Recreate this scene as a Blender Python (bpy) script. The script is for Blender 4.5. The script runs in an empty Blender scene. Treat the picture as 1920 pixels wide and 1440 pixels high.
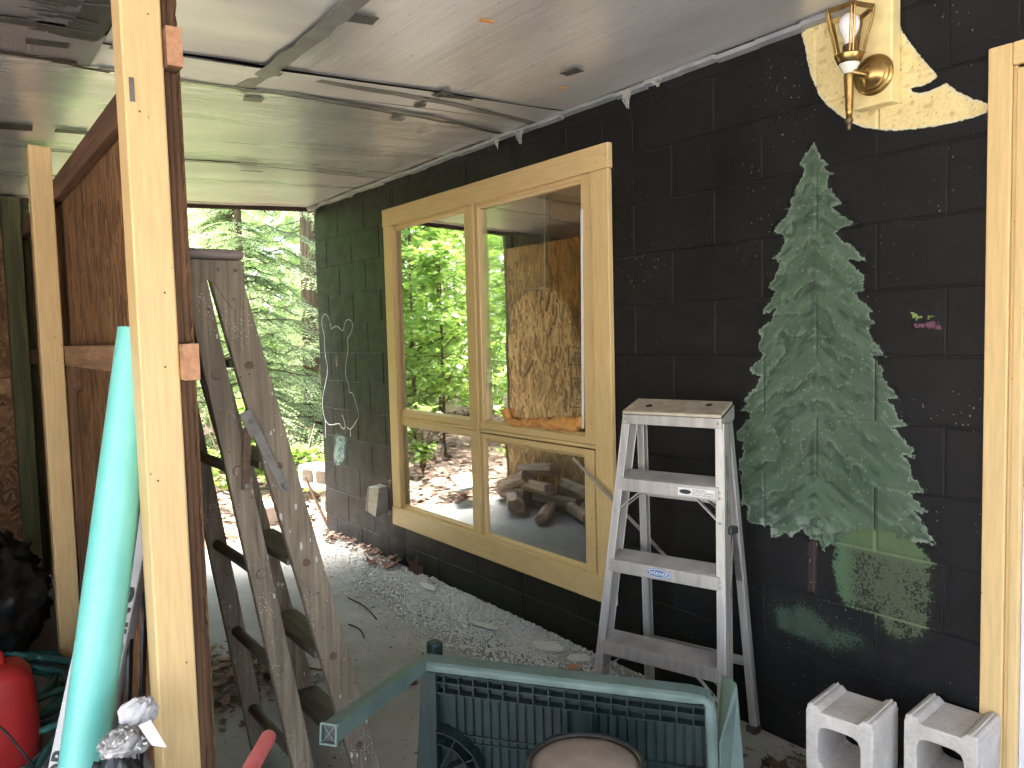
import bpy, math, random
import numpy as np
from mathutils import Vector, Matrix

sc = bpy.context.scene
COL = sc.collection

# ------------------------------------------------------------------ camera
cam_d = bpy.data.cameras.new("camera")
cam_d.sensor_width = 36.0
cam_d.lens = 36.0 * 1443.2 / 1920.0
cam_d.clip_start = 0.05
cam_d.clip_end = 400
cam = bpy.data.objects.new("camera", cam_d)
COL.objects.link(cam)
cam.matrix_world = Matrix(((0.60285783, -0.03633348, 0.79702090, 5.2776),
                           (0.79743683, 0.05953103, -0.60045862, -2.3284),
                           (-0.02563073, 0.99756500, 0.06486240, 1.45),
                           (0, 0, 0, 1)))
sc.camera = cam

# ------------------------------------------------------------------ light
SUN_EL, SUN_AZ = math.radians(62), math.radians(200)
world = bpy.data.worlds.new("World")
sc.world = world
world.use_nodes = True
wn = world.node_tree
wn.nodes.clear()
sky = wn.nodes.new("ShaderNodeTexSky")
sky.sky_type = 'NISHITA'
sky.sun_disc = False
sky.sun_elevation = SUN_EL
sky.sun_rotation = SUN_AZ
sky.air_density = 1.0
sky.dust_density = 4.0
sky.ozone_density = 1.0
bg = wn.nodes.new("ShaderNodeBackground")
bg.inputs[1].default_value = 0.15
wo = wn.nodes.new("ShaderNodeOutputWorld")
wn.links.new(sky.outputs[0], bg.inputs[0])
wn.links.new(bg.outputs[0], wo.inputs[0])
sun_d = bpy.data.lights.new("sun", 'SUN')
sun_d.energy = 5.0
sun_d.angle = math.radians(35)
sun_d.color = (1.0, 0.97, 0.92)
sun = bpy.data.objects.new("sun", sun_d)
COL.objects.link(sun)
# direction to the sun: Nishita rotation is measured from +Y clockwise seen from above
sd = Vector((math.sin(SUN_AZ) * math.cos(SUN_EL), math.cos(SUN_AZ) * math.cos(SUN_EL), math.sin(SUN_EL)))
sun.rotation_euler = sd.to_track_quat('Z', 'Y').to_euler()
sun.location = (6, -6, 9)

sc.view_settings.view_transform = 'Standard'
sc.view_settings.look = 'None'
sc.view_settings.exposure = 3.4
sc.view_settings.gamma = 1.0
sc.view_settings.use_curve_mapping = False
sc.render.engine = 'CYCLES'
sc.cycles.max_bounces = 10
sc.cycles.diffuse_bounces = 4
sc.cycles.glossy_bounces = 4
sc.cycles.transparent_max_bounces = 8
sc.cycles.sample_clamp_indirect = 6.0
sc.cycles.use_denoising = True
sc.cycles.use_adaptive_sampling = True
sc.cycles.adaptive_threshold = 0.03
try:
    sc.cycles.denoiser = 'OPENIMAGEDENOISE'
except Exception:
    pass

# ------------------------------------------------------------------ helpers
rnd = random.Random(7)
rng = np.random.default_rng(11)


class MB:
    """collects geometry (world coordinates) for ONE mesh"""
    def __init__(s):
        s.v = []; s.f = []; s.c = []

    def add(s, vs, fs, col=None):
        o = len(s.v)
        s.v.extend([tuple(map(float, p)) for p in vs])
        s.f.extend([tuple(i + o for i in f) for f in fs])
        if col is not None:
            s.c.extend([tuple(col)] * len(vs))
        return s

    def box(s, a, b, col=None):
        x0, x1 = sorted((a[0], b[0])); y0, y1 = sorted((a[1], b[1])); z0, z1 = sorted((a[2], b[2]))
        return s.add([(x0, y0, z0), (x1, y0, z0), (x1, y1, z0), (x0, y1, z0),
                      (x0, y0, z1), (x1, y0, z1), (x1, y1, z1), (x0, y1, z1)],
                     [(0, 3, 2, 1), (4, 5, 6, 7), (0, 1, 5, 4), (1, 2, 6, 5), (2, 3, 7, 6), (3, 0, 4, 7)], col)

    def hexa(s, p, col=None):
        """8 corners: bottom ring 0-3, top ring 4-7"""
        return s.add(p, [(0, 3, 2, 1), (4, 5, 6, 7), (0, 1, 5, 4), (1, 2, 6, 5), (2, 3, 7, 6), (3, 0, 4, 7)], col)

    def bar(s, p0, p1, w, h, up=(0, 0, 1), w1=None, h1=None, col=None):
        p0 = Vector(p0); p1 = Vector(p1)
        d = (p1 - p0).normalized(); up = Vector(up)
        sx = d.cross(up).normalized(); sz = sx.cross(d).normalized()
        w1 = w if w1 is None else w1; h1 = h if h1 is None else h1
        r = []
        for p, a, b in ((p0, w, h), (p1, w1, h1)):
            r += [p - sx * a / 2 - sz * b / 2, p + sx * a / 2 - sz * b / 2, p + sx * a / 2 + sz * b / 2, p - sx * a / 2 + sz * b / 2]
        return s.hexa(r, col)

    def tube(s, pts, r, n=10, cap=True, col=None):
        pts = [Vector(p) for p in pts]
        rs = r if isinstance(r, (list, tuple)) else [r] * len(pts)
        ring = []; fs = []
        prev = None
        for i, p in enumerate(pts):
            d = (pts[min(i + 1, len(pts) - 1)] - pts[max(i - 1, 0)]).normalized()
            if prev is None:
                a = d.orthogonal().normalized()
            else:
                a = (prev - d * prev.dot(d)).normalized()
            prev = a
            b = d.cross(a)
            for k in range(n):
                t = 2 * math.pi * k / n
                ring.append(p + (a * math.cos(t) + b * math.sin(t)) * rs[i])
        for i in range(len(pts) - 1):
            for k in range(n):
                k2 = (k + 1) % n
                fs.append((i * n + k, i * n + k2, (i + 1) * n + k2, (i + 1) * n + k))
        if cap:
            fs.append(tuple(reversed(range(n))))
            fs.append(tuple((len(pts) - 1) * n + k for k in range(n)))
        return s.add(ring, fs, col)

    def lathe(s, prof, o, ax=(0, 0, 1), n=28, col=None):
        """prof: (radius, height) pairs"""
        o = Vector(o); ax = Vector(ax).normalized(); a = ax.orthogonal().normalized(); b = ax.cross(a)
        vs = []; fs = []
        for (r, h) in prof:
            for k in range(n):
                t = 2 * math.pi * k / n
                vs.append(o + ax * h + (a * math.cos(t) + b * math.sin(t)) * max(r, 1e-4))
        for i in range(len(prof) - 1):
            for k in range(n):
                k2 = (k + 1) % n
                fs.append((i * n + k, i * n + k2, (i + 1) * n + k2, (i + 1) * n + k))
        fs.append(tuple(reversed(range(n))))
        fs.append(tuple((len(prof) - 1) * n + k for k in range(n)))
        return s.add(vs, fs, col)

    def prism(s, poly, o, u, v, n, t, col=None):
        """polygon in (u,v) extruded by t along n"""
        o = Vector(o); u = Vector(u); v = Vector(v); n = Vector(n)
        k = len(poly)
        vs = [o + u * a + v * b for a, b in poly] + [o + u * a + v * b + n * t for a, b in poly]
        fs = [tuple(reversed(range(k))), tuple(range(k, 2 * k))] + [(i, (i + 1) % k, k + (i + 1) % k, k + i) for i in range(k)]
        return s.add(vs, fs, col)

    def build(s, name, mat, parent=None, bevel=0.0, smooth=False, seg=2):
        me = bpy.data.meshes.new(name)
        me.from_pydata(s.v, [], s.f)
        if len(s.c) == len(s.v) and s.c:
            ca = me.color_attributes.new("Col", 'FLOAT_COLOR', 'POINT')
            arr = np.ones((len(s.v), 4), np.float32); arr[:, :3] = np.array(s.c, np.float32)[:, :3]
            ca.data.foreach_set("color", arr.ravel())
        me.validate()
        return finish(name, me, mat, parent, bevel, smooth, seg)


def finish(name, me, mat, parent=None, bevel=0.0, smooth=False, seg=2):
    me.materials.append(mat)
    if smooth:
        me.polygons.foreach_set("use_smooth", [True] * len(me.polygons))
    o = bpy.data.objects.new(name, me)
    COL.objects.link(o)
    if parent is not None:
        put_under(o, parent)
    if bevel > 0:
        m = o.modifiers.new("bevel", 'BEVEL'); m.width = bevel; m.segments = seg; m.limit_method = 'ANGLE'
        m.angle_limit = math.radians(40); m.harden_normals = False
    return o


def fast_mesh(name, V, F, mat, parent=None, C=None, smooth=False):
    """numpy vertices (n,3), faces (m,k), colours (n,3)"""
    me = bpy.data.meshes.new(name)
    m, k = F.shape
    me.vertices.add(len(V)); me.loops.add(m * k); me.polygons.add(m)
    me.vertices.foreach_set("co", np.asarray(V, np.float32).ravel())
    me.loops.foreach_set("vertex_index", np.asarray(F, np.int32).ravel())
    me.polygons.foreach_set("loop_start", np.arange(0, m * k, k, dtype=np.int32))
    me.polygons.foreach_set("loop_total", np.full(m, k, dtype=np.int32))
    if C is not None:
        ca = me.color_attributes.new("Col", 'FLOAT_COLOR', 'POINT')
        C = np.asarray(C); arr = np.ones((len(V), 4), np.float32); arr[:, :C.shape[1]] = C
        ca.data.foreach_set("color", arr.ravel())
    me.update(calc_edges=True)
    return finish(name, me, mat, parent, 0, smooth)


def world_loc(o):
    p = Vector(o.location)
    while o.parent is not None:
        p = p + Vector(o.matrix_parent_inverse.translation) + Vector(o.parent.location)
        o = o.parent
    return p


def put_under(o, parent):
    o.parent = parent
    o.matrix_parent_inverse = Matrix.Translation(-world_loc(parent))


def tag(o, label=None, cat=None, group=None, kind=None):
    if label: o["label"] = label
    if cat: o["category"] = cat
    if group: o["group"] = group
    if kind: o["kind"] = kind
    return o


def thing(name, loc, label, cat, group=None):
    o = bpy.data.objects.new(name, None)
    o.empty_display_size = 0.1
    COL.objects.link(o); o.location = loc
    return tag(o, label, cat, group)


def struct(name, loc=(0, 0, 0)):
    o = bpy.data.objects.new(name, None); COL.objects.link(o); o.location = loc
    o["kind"] = "structure"
    return o


def text(name, body, size, mat, parent, mw, ext=0.0004, align='LEFT', bold=0.0):
    """flat printed lettering, turned into a mesh of its own"""
    cu = bpy.data.curves.new(name, 'FONT'); cu.body = body; cu.size = size; cu.extrude = ext; cu.align_x = align
    cu.resolution_u = 3; cu.offset = bold
    tmp = bpy.data.objects.new(name + "_tmp", cu); COL.objects.link(tmp)
    dg = bpy.context.evaluated_depsgraph_get()
    me = bpy.data.meshes.new_from_object(tmp.evaluated_get(dg))
    bpy.data.objects.remove(tmp)
    me.materials.clear(); me.materials.append(mat); me.name = name
    me.transform(mw)
    o = bpy.data.objects.new(name, me); COL.objects.link(o)
    if parent is not None: put_under(o, parent)
    return o


def vnoise(x, z, s, seed=0):
    """smooth value noise, numpy"""
    r = np.random.default_rng(seed); T = r.random((64, 64))
    x = np.asarray(x) * s; z = np.asarray(z) * s
    xi = np.floor(x).astype(int); zi = np.floor(z).astype(int); fx = x - xi; fz = z - zi
    fx = fx * fx * (3 - 2 * fx); fz = fz * fz * (3 - 2 * fz)
    g = lambda a, b: T[a % 64, b % 64]
    return (g(xi, zi) * (1 - fx) + g(xi + 1, zi) * fx) * (1 - fz) + (g(xi, zi + 1) * (1 - fx) + g(xi + 1, zi + 1) * fx) * fz


def in_poly(px, pz, poly):
    inside = np.zeros(px.shape, bool)
    j = len(poly) - 1
    for i in range(len(poly)):
        xi, zi = poly[i]; xj, zj = poly[j]
        if zi != zj:
            c = ((zi > pz) != (zj > pz)) & (px < (xj - xi) * (pz - zi) / (zj - zi) + xi)
            inside ^= c
        j = i
    return inside


def dist_poly(px, pz, poly, closed=True):
    d = np.full(px.shape, 9.0)
    n = len(poly)
    for i in range(n if closed else n - 1):
        a = poly[i]; b = poly[(i + 1) % n]
        dx, dz = b[0] - a[0], b[1] - a[1]; L = dx * dx + dz * dz + 1e-12
        t = np.clip(((px - a[0]) * dx + (pz - a[1]) * dz) / L, 0, 1)
        d = np.minimum(d, np.hypot(px - a[0] - t * dx, pz - a[1] - t * dz))
    return d


# ------------------------------------------------------------------ materials
class Mat:
    def __init__(s, name, rough=0.6, metal=0.0, spec=0.5):
        s.m = bpy.data.materials.new(name); s.m.use_nodes = True
        s.t = s.m.node_tree; s.b = s.t.nodes["Principled BSDF"]; s.out = s.t.nodes["Material Output"]
        s.b.inputs["Roughness"].default_value = rough; s.b.inputs["Metallic"].default_value = metal
        s.b.inputs["Specular IOR Level"].default_value = spec
        s.geo = s.t.nodes.new("ShaderNodeNewGeometry")

    def link(s, a, b): s.t.links.new(a, b)

    def pos(s, scale=(1, 1, 1), rot=(0, 0, 0), src=None):
        m = s.t.nodes.new("ShaderNodeMapping"); m.inputs["Scale"].default_value = scale; m.inputs["Rotation"].default_value = rot
        s.link(src or s.geo.outputs["Position"], m.inputs["Vector"]); return m.outputs[0]

    def noise(s, scale, detail=4, vec=None, rough=0.55, dist=0.0):
        n = s.t.nodes.new("ShaderNodeTexNoise"); n.inputs["Scale"].default_value = scale; n.inputs["Detail"].default_value = detail
        n.inputs["Roughness"].default_value = rough; n.inputs["Distortion"].default_value = dist
        s.link(vec or s.pos(), n.inputs["Vector"]); return n.outputs["Fac"]

    def vor(s, scale, vec=None, feat='F1', out="Distance"):
        n = s.t.nodes.new("ShaderNodeTexVoronoi"); n.feature = feat; n.inputs["Scale"].default_value = scale
        s.link(vec or s.pos(), n.inputs["Vector"]); return n.outputs[out]

    def ramp(s, fac, stops):
        r = s.t.nodes.new("ShaderNodeValToRGB"); e = r.color_ramp.elements
        while len(e) < len(stops): e.new(0.5)
        for i, (p, c) in enumerate(stops):
            e[i].position = p; e[i].color = (c, c, c, 1) if isinstance(c, (int, float)) else (*c, 1)
        s.link(fac, r.inputs[0]); return r.outputs[0]

    def mix(s, fac, a, b, mode='MIX'):
        n = s.t.nodes.new("ShaderNodeMix"); n.data_type = 'RGBA'; n.blend_type = mode
        for sock, v in ((n.inputs[0], fac), (n.inputs[6], a), (n.inputs[7], b)):
            if isinstance(v, (int, float)): sock.default_value = v
            elif isinstance(v, tuple): sock.default_value = (*v, 1)
            else: s.link(v, sock)
        return n.outputs[2]

    def math(s, op, a, b=0.0):
        n = s.t.nodes.new("ShaderNodeMath"); n.operation = op
        for sock, v in ((n.inputs[0], a), (n.inputs[1], b)):
            if isinstance(v, (int, float)): sock.default_value = v
            else: s.link(v, sock)
        return n.outputs[0]

    def attr(s, name="Col"):
        n = s.t.nodes.new("ShaderNodeVertexColor"); n.layer_name = name; return n.outputs[0]

    def color(s, c):
        if isinstance(c, tuple): s.b.inputs["Base Color"].default_value = (*c, 1)
        else: s.link(c, s.b.inputs["Base Color"])
        return s

    def rough(s, v): s.link(v, s.b.inputs["Roughness"]); return s

    def bump(s, h, strength=0.3, dist=0.01):
        n = s.t.nodes.new("ShaderNodeBump"); n.inputs["Strength"].default_value = strength; n.inputs["Distance"].default_value = dist
        s.link(h, n.inputs["Height"]); s.link(n.outputs[0], s.b.inputs["Normal"]); return s


def m_simple(name, a, b, scale=20, rough=0.6, metal=0.0, bump=0.1, stretch=(1, 1, 1), spec=0.5):
    M = Mat(name, rough, metal, spec); n = M.noise(scale, 5, M.pos(stretch))
    M.color(M.ramp(n, [(0.3, a), (0.7, b)]))
    if bump: M.bump(n, bump, 0.004)
    return M.m


def m_black_block():
    M = Mat("black_block_paint", 0.5, 0, 0.25)
    big = M.noise(2.2, 5)
    base = M.ramp(big, [(0.3, (0.0052, 0.0049, 0.0054)), (0.7, (0.0100, 0.0097, 0.0110))])
    # chalky rubbed patches
    rub = M.ramp(M.noise(5.5, 8, None, 0.7), [(0.60, 0.0), (0.75, 1.0)])
    base = M.mix(M.math('MULTIPLY', rub, 0.09), base, (0.16, 0.17, 0.165))
    # pale flecks, gated so they cluster
    v = M.vor(85, M.pos((1, 1, 0.7))); gate = M.noise(3.1, 3)
    thr = M.ramp(gate, [(0.44, 0.0), (0.64, 0.20)])
    fl = M.math('LESS_THAN', v, thr)
    v2 = M.vor(240); fl2 = M.math('LESS_THAN', v2, M.ramp(M.noise(6.0, 3), [(0.52, 0.0), (0.74, 0.16)]))
    # only some cells
    pick = M.math('GREATER_THAN', M.noise(60, 0), 0.57)
    c = M.mix(M.math('MULTIPLY', M.math('MULTIPLY', fl, pick), 0.40), base, (0.42, 0.45, 0.40))
    c = M.mix(M.math('MULTIPLY', fl2, 0.28), c, (0.30, 0.32, 0.30))
    M.color(c)
    h = M.math('ADD', M.noise(160, 3), M.math('MULTIPLY', M.noise(35, 4), 0.8))
    M.bump(h, 0.35, 0.003)
    M.rough(M.ramp(M.noise(9, 4), [(0.3, 0.42), (0.7, 0.62)]))
    return M.m


def m_yellow(name="yellow_paint", base=(0.67, 0.475, 0.222), axis=2):
    M = Mat(name, 0.42, 0, 0.4)
    st = [16, 16, 16]; st[axis] = 1.2
    g = M.noise(6, 5, M.pos(tuple(st)))
    d = tuple(x * 0.86 for x in base)
    c = M.mix(M.ramp(g, [(0.35, 0.0), (0.65, 1.0)]), d, base)
    grime = M.ramp(M.noise(7, 6, None, 0.7), [(0.58, 0.0), (0.8, 1.0)])
    c = M.mix(M.math('MULTIPLY', grime, 0.22), c, (0.30, 0.22, 0.10))
    v = M.vor(26); pick = M.math('GREATER_THAN', M.noise(31, 0), 0.60)
    sp = M.math('MULTIPLY', M.math('LESS_THAN', v, 0.075), pick)
    c = M.mix(M.math('MULTIPLY', sp, 0.85), c, (0.06, 0.035, 0.02))
    M.color(c); M.bump(g, 0.12, 0.003)
    return M.m


def m_wood(name, a, b, axis=2, rough=0.75, splat=None, fine=90.0, knots=True):
    M = Mat(name, rough, 0, 0.3)
    st = [1.0, 1.0, 1.0]; st[axis] = 0.035
    g = M.noise(fine, 6, M.pos(tuple(st)), 0.6, 0.4)
    st2 = [1.0, 1.0, 1.0]; st2[axis] = 0.1
    g2 = M.noise(14, 3, M.pos(tuple(st2)), 0.5, 1.2)
    c = M.mix(M.ramp(g, [(0.32, 0.0), (0.68, 1.0)]), a, b)
    dk = tuple(x * 0.45 for x in a)
    c = M.mix(M.ramp(g2, [(0.42, 0.55), (0.62, 0.0)]), c, dk)
    if splat:
        v = M.vor(46, M.pos((1, 1, 0.40))); pk = M.noise(12, 2)
        s1 = M.math('LESS_THAN', v, M.ramp(pk, [(0.40, 0.0), (0.68, 0.26)]))
        c = M.mix(M.math('MULTIPLY', s1, 0.75), c, splat)
        v = M.vor(120); s2 = M.math('LESS_THAN', v, M.ramp(M.noise(9, 2), [(0.38, 0.0), (0.66, 0.24)]))
        c = M.mix(M.math('MULTIPLY', s2, 0.6), c, splat)
        v = M.vor(60, M.pos((1, 1, 1), (0.3, 0.2, 1))); s3 = M.math('LESS_THAN', v, M.ramp(M.noise(15, 2), [(0.56, 0.0), (0.75, 0.3)]))
        c = M.mix(M.math('MULTIPLY', s3, 0.8), c, (0.03, 0.025, 0.02))
    M.color(c); M.bump(g, 0.3, 0.002)
    return M.m


def m_vcol(name, rough=0.7, spec=0.3, noise=60, amt=0.25, metal=0.0, bump=0.1):
    M = Mat(name, rough, metal, spec)
    n = M.noise(noise, 4)
    M.color(M.mix(M.ramp(n, [(0.3, amt), (0.7, 0.0)]), M.attr(), (0.02, 0.015, 0.01)))
    if bump: M.bump(n, bump, 0.003)
    return M.m


def m_paint():
    """mural paint: pigment in the colour attribute, coverage in its alpha, worn through by fine noise"""
    M = Mat("mural_paint", 0.6, 0, 0.3)
    at = M.t.nodes.new("ShaderNodeVertexColor"); at.layer_name = "Col"
    n = M.noise(110, 4); nf = M.noise(150, 6, None, 0.7)
    pc = M.mix(M.ramp(n, [(0.3, 0.2), (0.7, 0.0)]), at.outputs[0], (0.02, 0.02, 0.015))
    dry = M.math('MULTIPLY', M.ramp(M.noise(210, 6, None, 0.7), [(0.56, 0.0), (0.74, 0.5)]), M.ramp(M.noise(14, 4), [(0.40, 0.0), (0.62, 1.0)]))
    pc = M.mix(dry, pc, (0.26, 0.30, 0.26))
    M.color(pc)
    M.bump(n, 0.15, 0.003)
    fac = M.math('ADD', at.outputs[1], M.math('MULTIPLY', M.math('SUBTRACT', nf, 0.5), 1.3))
    m = M.ramp(fac, [(0.44, 0.0), (0.56, 1.0)])
    tr = M.t.nodes.new("ShaderNodeBsdfTransparent"); mx = M.t.nodes.new("ShaderNodeMixShader")
    M.link(m, mx.inputs[0]); M.link(tr.outputs[0], mx.inputs[1]); M.link(M.b.outputs[0], mx.inputs[2]); M.link(mx.outputs[0], M.out.inputs[0])
    return M.m


def m_foil(name, axis, tint=(0.60, 0.585, 0.57), rough=0.3, streak=0.35):
    M = Mat(name, rough, 0.48, 0.5)
    st = [1.0, 1.0, 1.0]; st[axis] = 0.06; st[2] = 0.0
    g = M.noise(30, 4, M.pos(tuple(st)), 0.6, 0.2)
    g2 = M.noise(5, 3, M.pos((1, 1, 0)))
    d = tuple(x * 0.72 for x in tint)
    c = M.mix(M.ramp(M.noise(2.5, 6, M.pos(tuple(0.35 + 0.65 * v for v in st))), [(0.35, 0.0), (0.65, 1.0)]), d, tint)
    v = M.vor(38); pk = M.math('GREATER_THAN', M.noise(23, 0), 0.66)
    c = M.mix(M.math('MULTIPLY', M.math('LESS_THAN', v, 0.10), pk), c, (0.05, 0.045, 0.04))
    M.color(c)
    M.rough(M.ramp(M.noise(4, 5, M.pos(tuple(st))), [(0.3, rough * 0.8), (0.7, rough * 1.45)]))
    M.bump(M.math('ADD', g, M.math('MULTIPLY', g2, 0.8)), streak, 0.012)
    return M.m


def m_leaf(name, a, b, trans=0.45):
    M = Mat(name, 0.38, 0, 0.6)
    oi = M.t.nodes.new("ShaderNodeObjectInfo")
    n = M.noise(1.7, 3)
    c = M.mix(M.ramp(n, [(0.32, 0.0), (0.68, 1.0)]), a, b)
    c = M.mix(0.5, c, M.mix(M.noise(37, 0), tuple(x * 0.5 for x in a), tuple(min(1, x * 1.5) for x in b)))
    M.color(c)
    tr = M.t.nodes.new("ShaderNodeBsdfTranslucent"); M.link(c, tr.inputs[0])
    mx = M.t.nodes.new("ShaderNodeMixShader"); mx.inputs[0].default_value = trans
    M.link(M.b.outputs[0], mx.inputs[1]); M.link(tr.outputs[0], mx.inputs[2]); M.link(mx.outputs[0], M.out.inputs[0])
    return M.m


def m_glass(name, refl, through=(0.55, 0.57, 0.55), dust=0.0, rough=0.0, dustcol=(0.30, 0.31, 0.27), tint=(1, 1, 1)):
    M = Mat(name, 0.1)
    tr = M.t.nodes.new("ShaderNodeBsdfTransparent"); tr.inputs[0].default_value = (*through, 1)
    gl = M.t.nodes.new("ShaderNodeBsdfGlossy"); gl.inputs["Roughness"].default_value = rough; gl.inputs[0].default_value = (*tint, 1)
    nb = M.t.nodes.new("ShaderNodeBump"); nb.inputs["Strength"].default_value = 0.02; nb.inputs["Distance"].default_value = 0.02
    M.link(M.noise(4, 2), nb.inputs["Height"]); M.link(nb.outputs[0], gl.inputs["Normal"])
    mx = M.t.nodes.new("ShaderNodeMixShader"); mx.inputs[0].default_value = refl
    M.link(tr.outputs[0], mx.inputs[1]); M.link(gl.outputs[0], mx.inputs[2])
    last = mx
    if dust:
        df = M.t.nodes.new("ShaderNodeBsdfDiffuse"); df.inputs[0].default_value = (*dustcol, 1)
        m2 = M.t.nodes.new("ShaderNodeMixShader")
        M.link(M.ramp(M.noise(6, 6, M.pos((1, 1, 0.5)), 0.65), [(0.3, dust * 0.35), (0.75, dust * 1.6)]), m2.inputs[0])
        M.link(mx.outputs[0], m2.inputs[1]); M.link(df.outputs[0], m2.inputs[2]); last = m2
    M.link(last.outputs[0], M.out.inputs[0])
    return M.m


def m_concrete(name, a, b, scale=3, bump=0.2):
    M = Mat(name, 0.85, 0, 0.25)
    c = M.mix(M.ramp(M.noise(scale, 8, None, 0.65), [(0.3, 0.0), (0.7, 1.0)]), a, b)
    c = M.mix(M.math('MULTIPLY', M.ramp(M.noise(scale * 11, 5), [(0.5, 0.0), (0.75, 1.0)]), 0.35), c, tuple(x * 0.5 for x in a))
    v = M.vor(scale * 45)
    c = M.mix(M.math('MULTIPLY', M.math('LESS_THAN', v, 0.16), 0.35), c, tuple(x * 0.35 for x in a))
    M.color(c)
    M.bump(M.math('ADD', M.noise(scale * 50, 4), M.noise(scale * 7, 4)), bump, 0.004)
    return M.m


def m_floor():
    M = Mat("porch_concrete", 0.8, 0, 0.3)
    a, b = (0.235, 0.23, 0.212), (0.37, 0.363, 0.34)
    c = M.mix(M.ramp(M.noise(2.3, 9, None, 0.65), [(0.3, 0.0), (0.7, 1.0)]), a, b)
    c = M.mix(M.math('MULTIPLY', M.ramp(M.noise(1.1, 5), [(0.45, 0.0), (0.65, 1.0)]), 0.5), c, (0.15, 0.165, 0.155))
    c = M.mix(M.math('MULTIPLY', M.ramp(M.noise(30, 6, None, 0.7), [(0.56, 0.0), (0.75, 1.0)]), 0.6), c, (0.09, 0.075, 0.06))
    v = M.vor(130); c = M.mix(M.math('MULTIPLY', M.math('LESS_THAN', v, M.ramp(M.noise(5, 3), [(0.45, 0.0), (0.7, 0.2)])), 0.7), c, (0.05, 0.04, 0.03))
    M.color(c); M.bump(M.math('ADD', M.noise(120, 4), M.noise(14, 5)), 0.25, 0.004)
    return M.m


MT = {}
MT['black'] = m_black_block()
MT['yellow'] = m_yellow()
MT['yellow_x'] = m_yellow("yellow_paint_rail", axis=0)
MT['post'] = m_yellow("yellow_post_paint", (0.69, 0.47, 0.215))
MT['rawz'] = m_wood("brown_stud_wood", (0.075, 0.036, 0.018), (0.19, 0.095, 0.045), 2)
MT['rawx'] = m_wood("raw_rail_wood", (0.30, 0.155, 0.08), (0.48, 0.28, 0.15), 0)
MT['darkx'] = m_wood("dark_rail_wood", (0.11, 0.055, 0.03), (0.21, 0.11, 0.06), 0)
MT['endg'] = m_simple("end_grain", (0.36, 0.17, 0.085), (0.50, 0.27, 0.15), 55, 0.8, bump=0.3)
MT['greenpost'] = m_wood("treated_post_wood", (0.075, 0.075, 0.03), (0.13, 0.125, 0.055), 2)
MT['lad'] = m_wood("weathered_ladder_wood", (0.140, 0.108, 0.074), (0.27, 0.215, 0.155), 2, 0.75, (0.48, 0.47, 0.42))
MT['ladx'] = m_wood("weathered_tread_wood", (0.095, 0.085, 0.060), (0.165, 0.15, 0.112), 0, 0.75)
MT['ladcap'] = m_wood("weathered_cap_wood", (0.13, 0.105, 0.085), (0.22, 0.185, 0.16), 1, 0.7, (0.4, 0.38, 0.34))
MT['zinc'] = m_simple("dull_zinc", (0.115, 0.105, 0.092), (0.19, 0.175, 0.155), 30, 0.6, 0.35, 0.1)
MT['rust'] = m_simple("rusty_steel", (0.075, 0.042, 0.025), (0.16, 0.10, 0.065), 60, 0.8, 0.3, 0.3)
MT['alu'] = m_simple("brushed_aluminium", (0.35, 0.33, 0.305), (0.52, 0.495, 0.465), 40, 0.42, 0.55, 0.05, (1, 1, 0.08))
MT['alud'] = m_simple("aluminium_dirty", (0.27, 0.25, 0.23), (0.46, 0.435, 0.41), 35, 0.5, 0.5, 0.1, (0.2, 0.2, 1))
MT['caplid'] = m_simple("speckled_tan_cap", (0.33, 0.28, 0.20), (0.52, 0.46, 0.36), 25, 0.5, 0.3, 0.15)
MT['white'] = m_simple("label_white", (0.62, 0.61, 0.58), (0.75, 0.74, 0.72), 30, 0.5, bump=0)
MT['ink'] = m_simple("black_ink", (0.012, 0.012, 0.012), (0.02, 0.02, 0.02), 30, 0.6, bump=0)
MT['blue'] = m_simple("logo_blue", (0.03, 0.10, 0.24), (0.05, 0.14, 0.30), 60, 0.5, bump=0)
MT['plasticg'] = m_simple("faded_green_plastic", (0.060, 0.098, 0.086), (0.125, 0.172, 0.150), 9, 0.5, bump=0.06)
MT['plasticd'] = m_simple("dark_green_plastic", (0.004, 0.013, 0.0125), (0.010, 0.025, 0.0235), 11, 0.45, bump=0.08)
MT['dust'] = m_simple("dusty_lid", (0.22, 0.175, 0.14), (0.34, 0.275, 0.225), 16, 0.7, bump=0.12)
MT['darkrub'] = m_simple("dark_plastic", (0.018, 0.018, 0.019), (0.05, 0.048, 0.046), 14, 0.35, bump=0.05)
MT['lidrim'] = m_simple('glossy_dark_rim', (0.010, 0.010, 0.011), (0.03, 0.029, 0.028), 14, 0.3, bump=0.04)
MT['cinder'] = m_concrete("cinder_concrete", (0.40, 0.36, 0.325), (0.58, 0.535, 0.485), 9, 0.5)
MT['floor'] = m_floor()
MT['brass'] = m_simple("aged_brass", (0.24, 0.14, 0.045), (0.50, 0.335, 0.125), 28, 0.28, 0.95, 0.04)
MT['brassd'] = m_simple("tarnished_brass", (0.12, 0.085, 0.045), (0.22, 0.15, 0.075), 60, 0.5, 0.8, 0.15)
MT['ceramic'] = m_simple("cream_ceramic", (0.62, 0.62, 0.54), (0.74, 0.74, 0.66), 30, 0.2, bump=0)
MT['bulb'] = m_simple("frosted_bulb", (0.74, 0.72, 0.74), (0.80, 0.78, 0.80), 10, 0.25, bump=0)
MT['teal'] = m_simple("turquoise_pvc", (0.145, 0.50, 0.435), (0.20, 0.58, 0.51), 5, 0.32, bump=0.02)
MT['redp'] = m_simple("red_plastic", (0.36, 0.018, 0.018), (0.46, 0.028, 0.025), 9, 0.4, bump=0.05)
MT['redh'] = m_simple("red_rubber_handle", (0.52, 0.10, 0.095), (0.62, 0.155, 0.14), 40, 0.6, bump=0.08)
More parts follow.
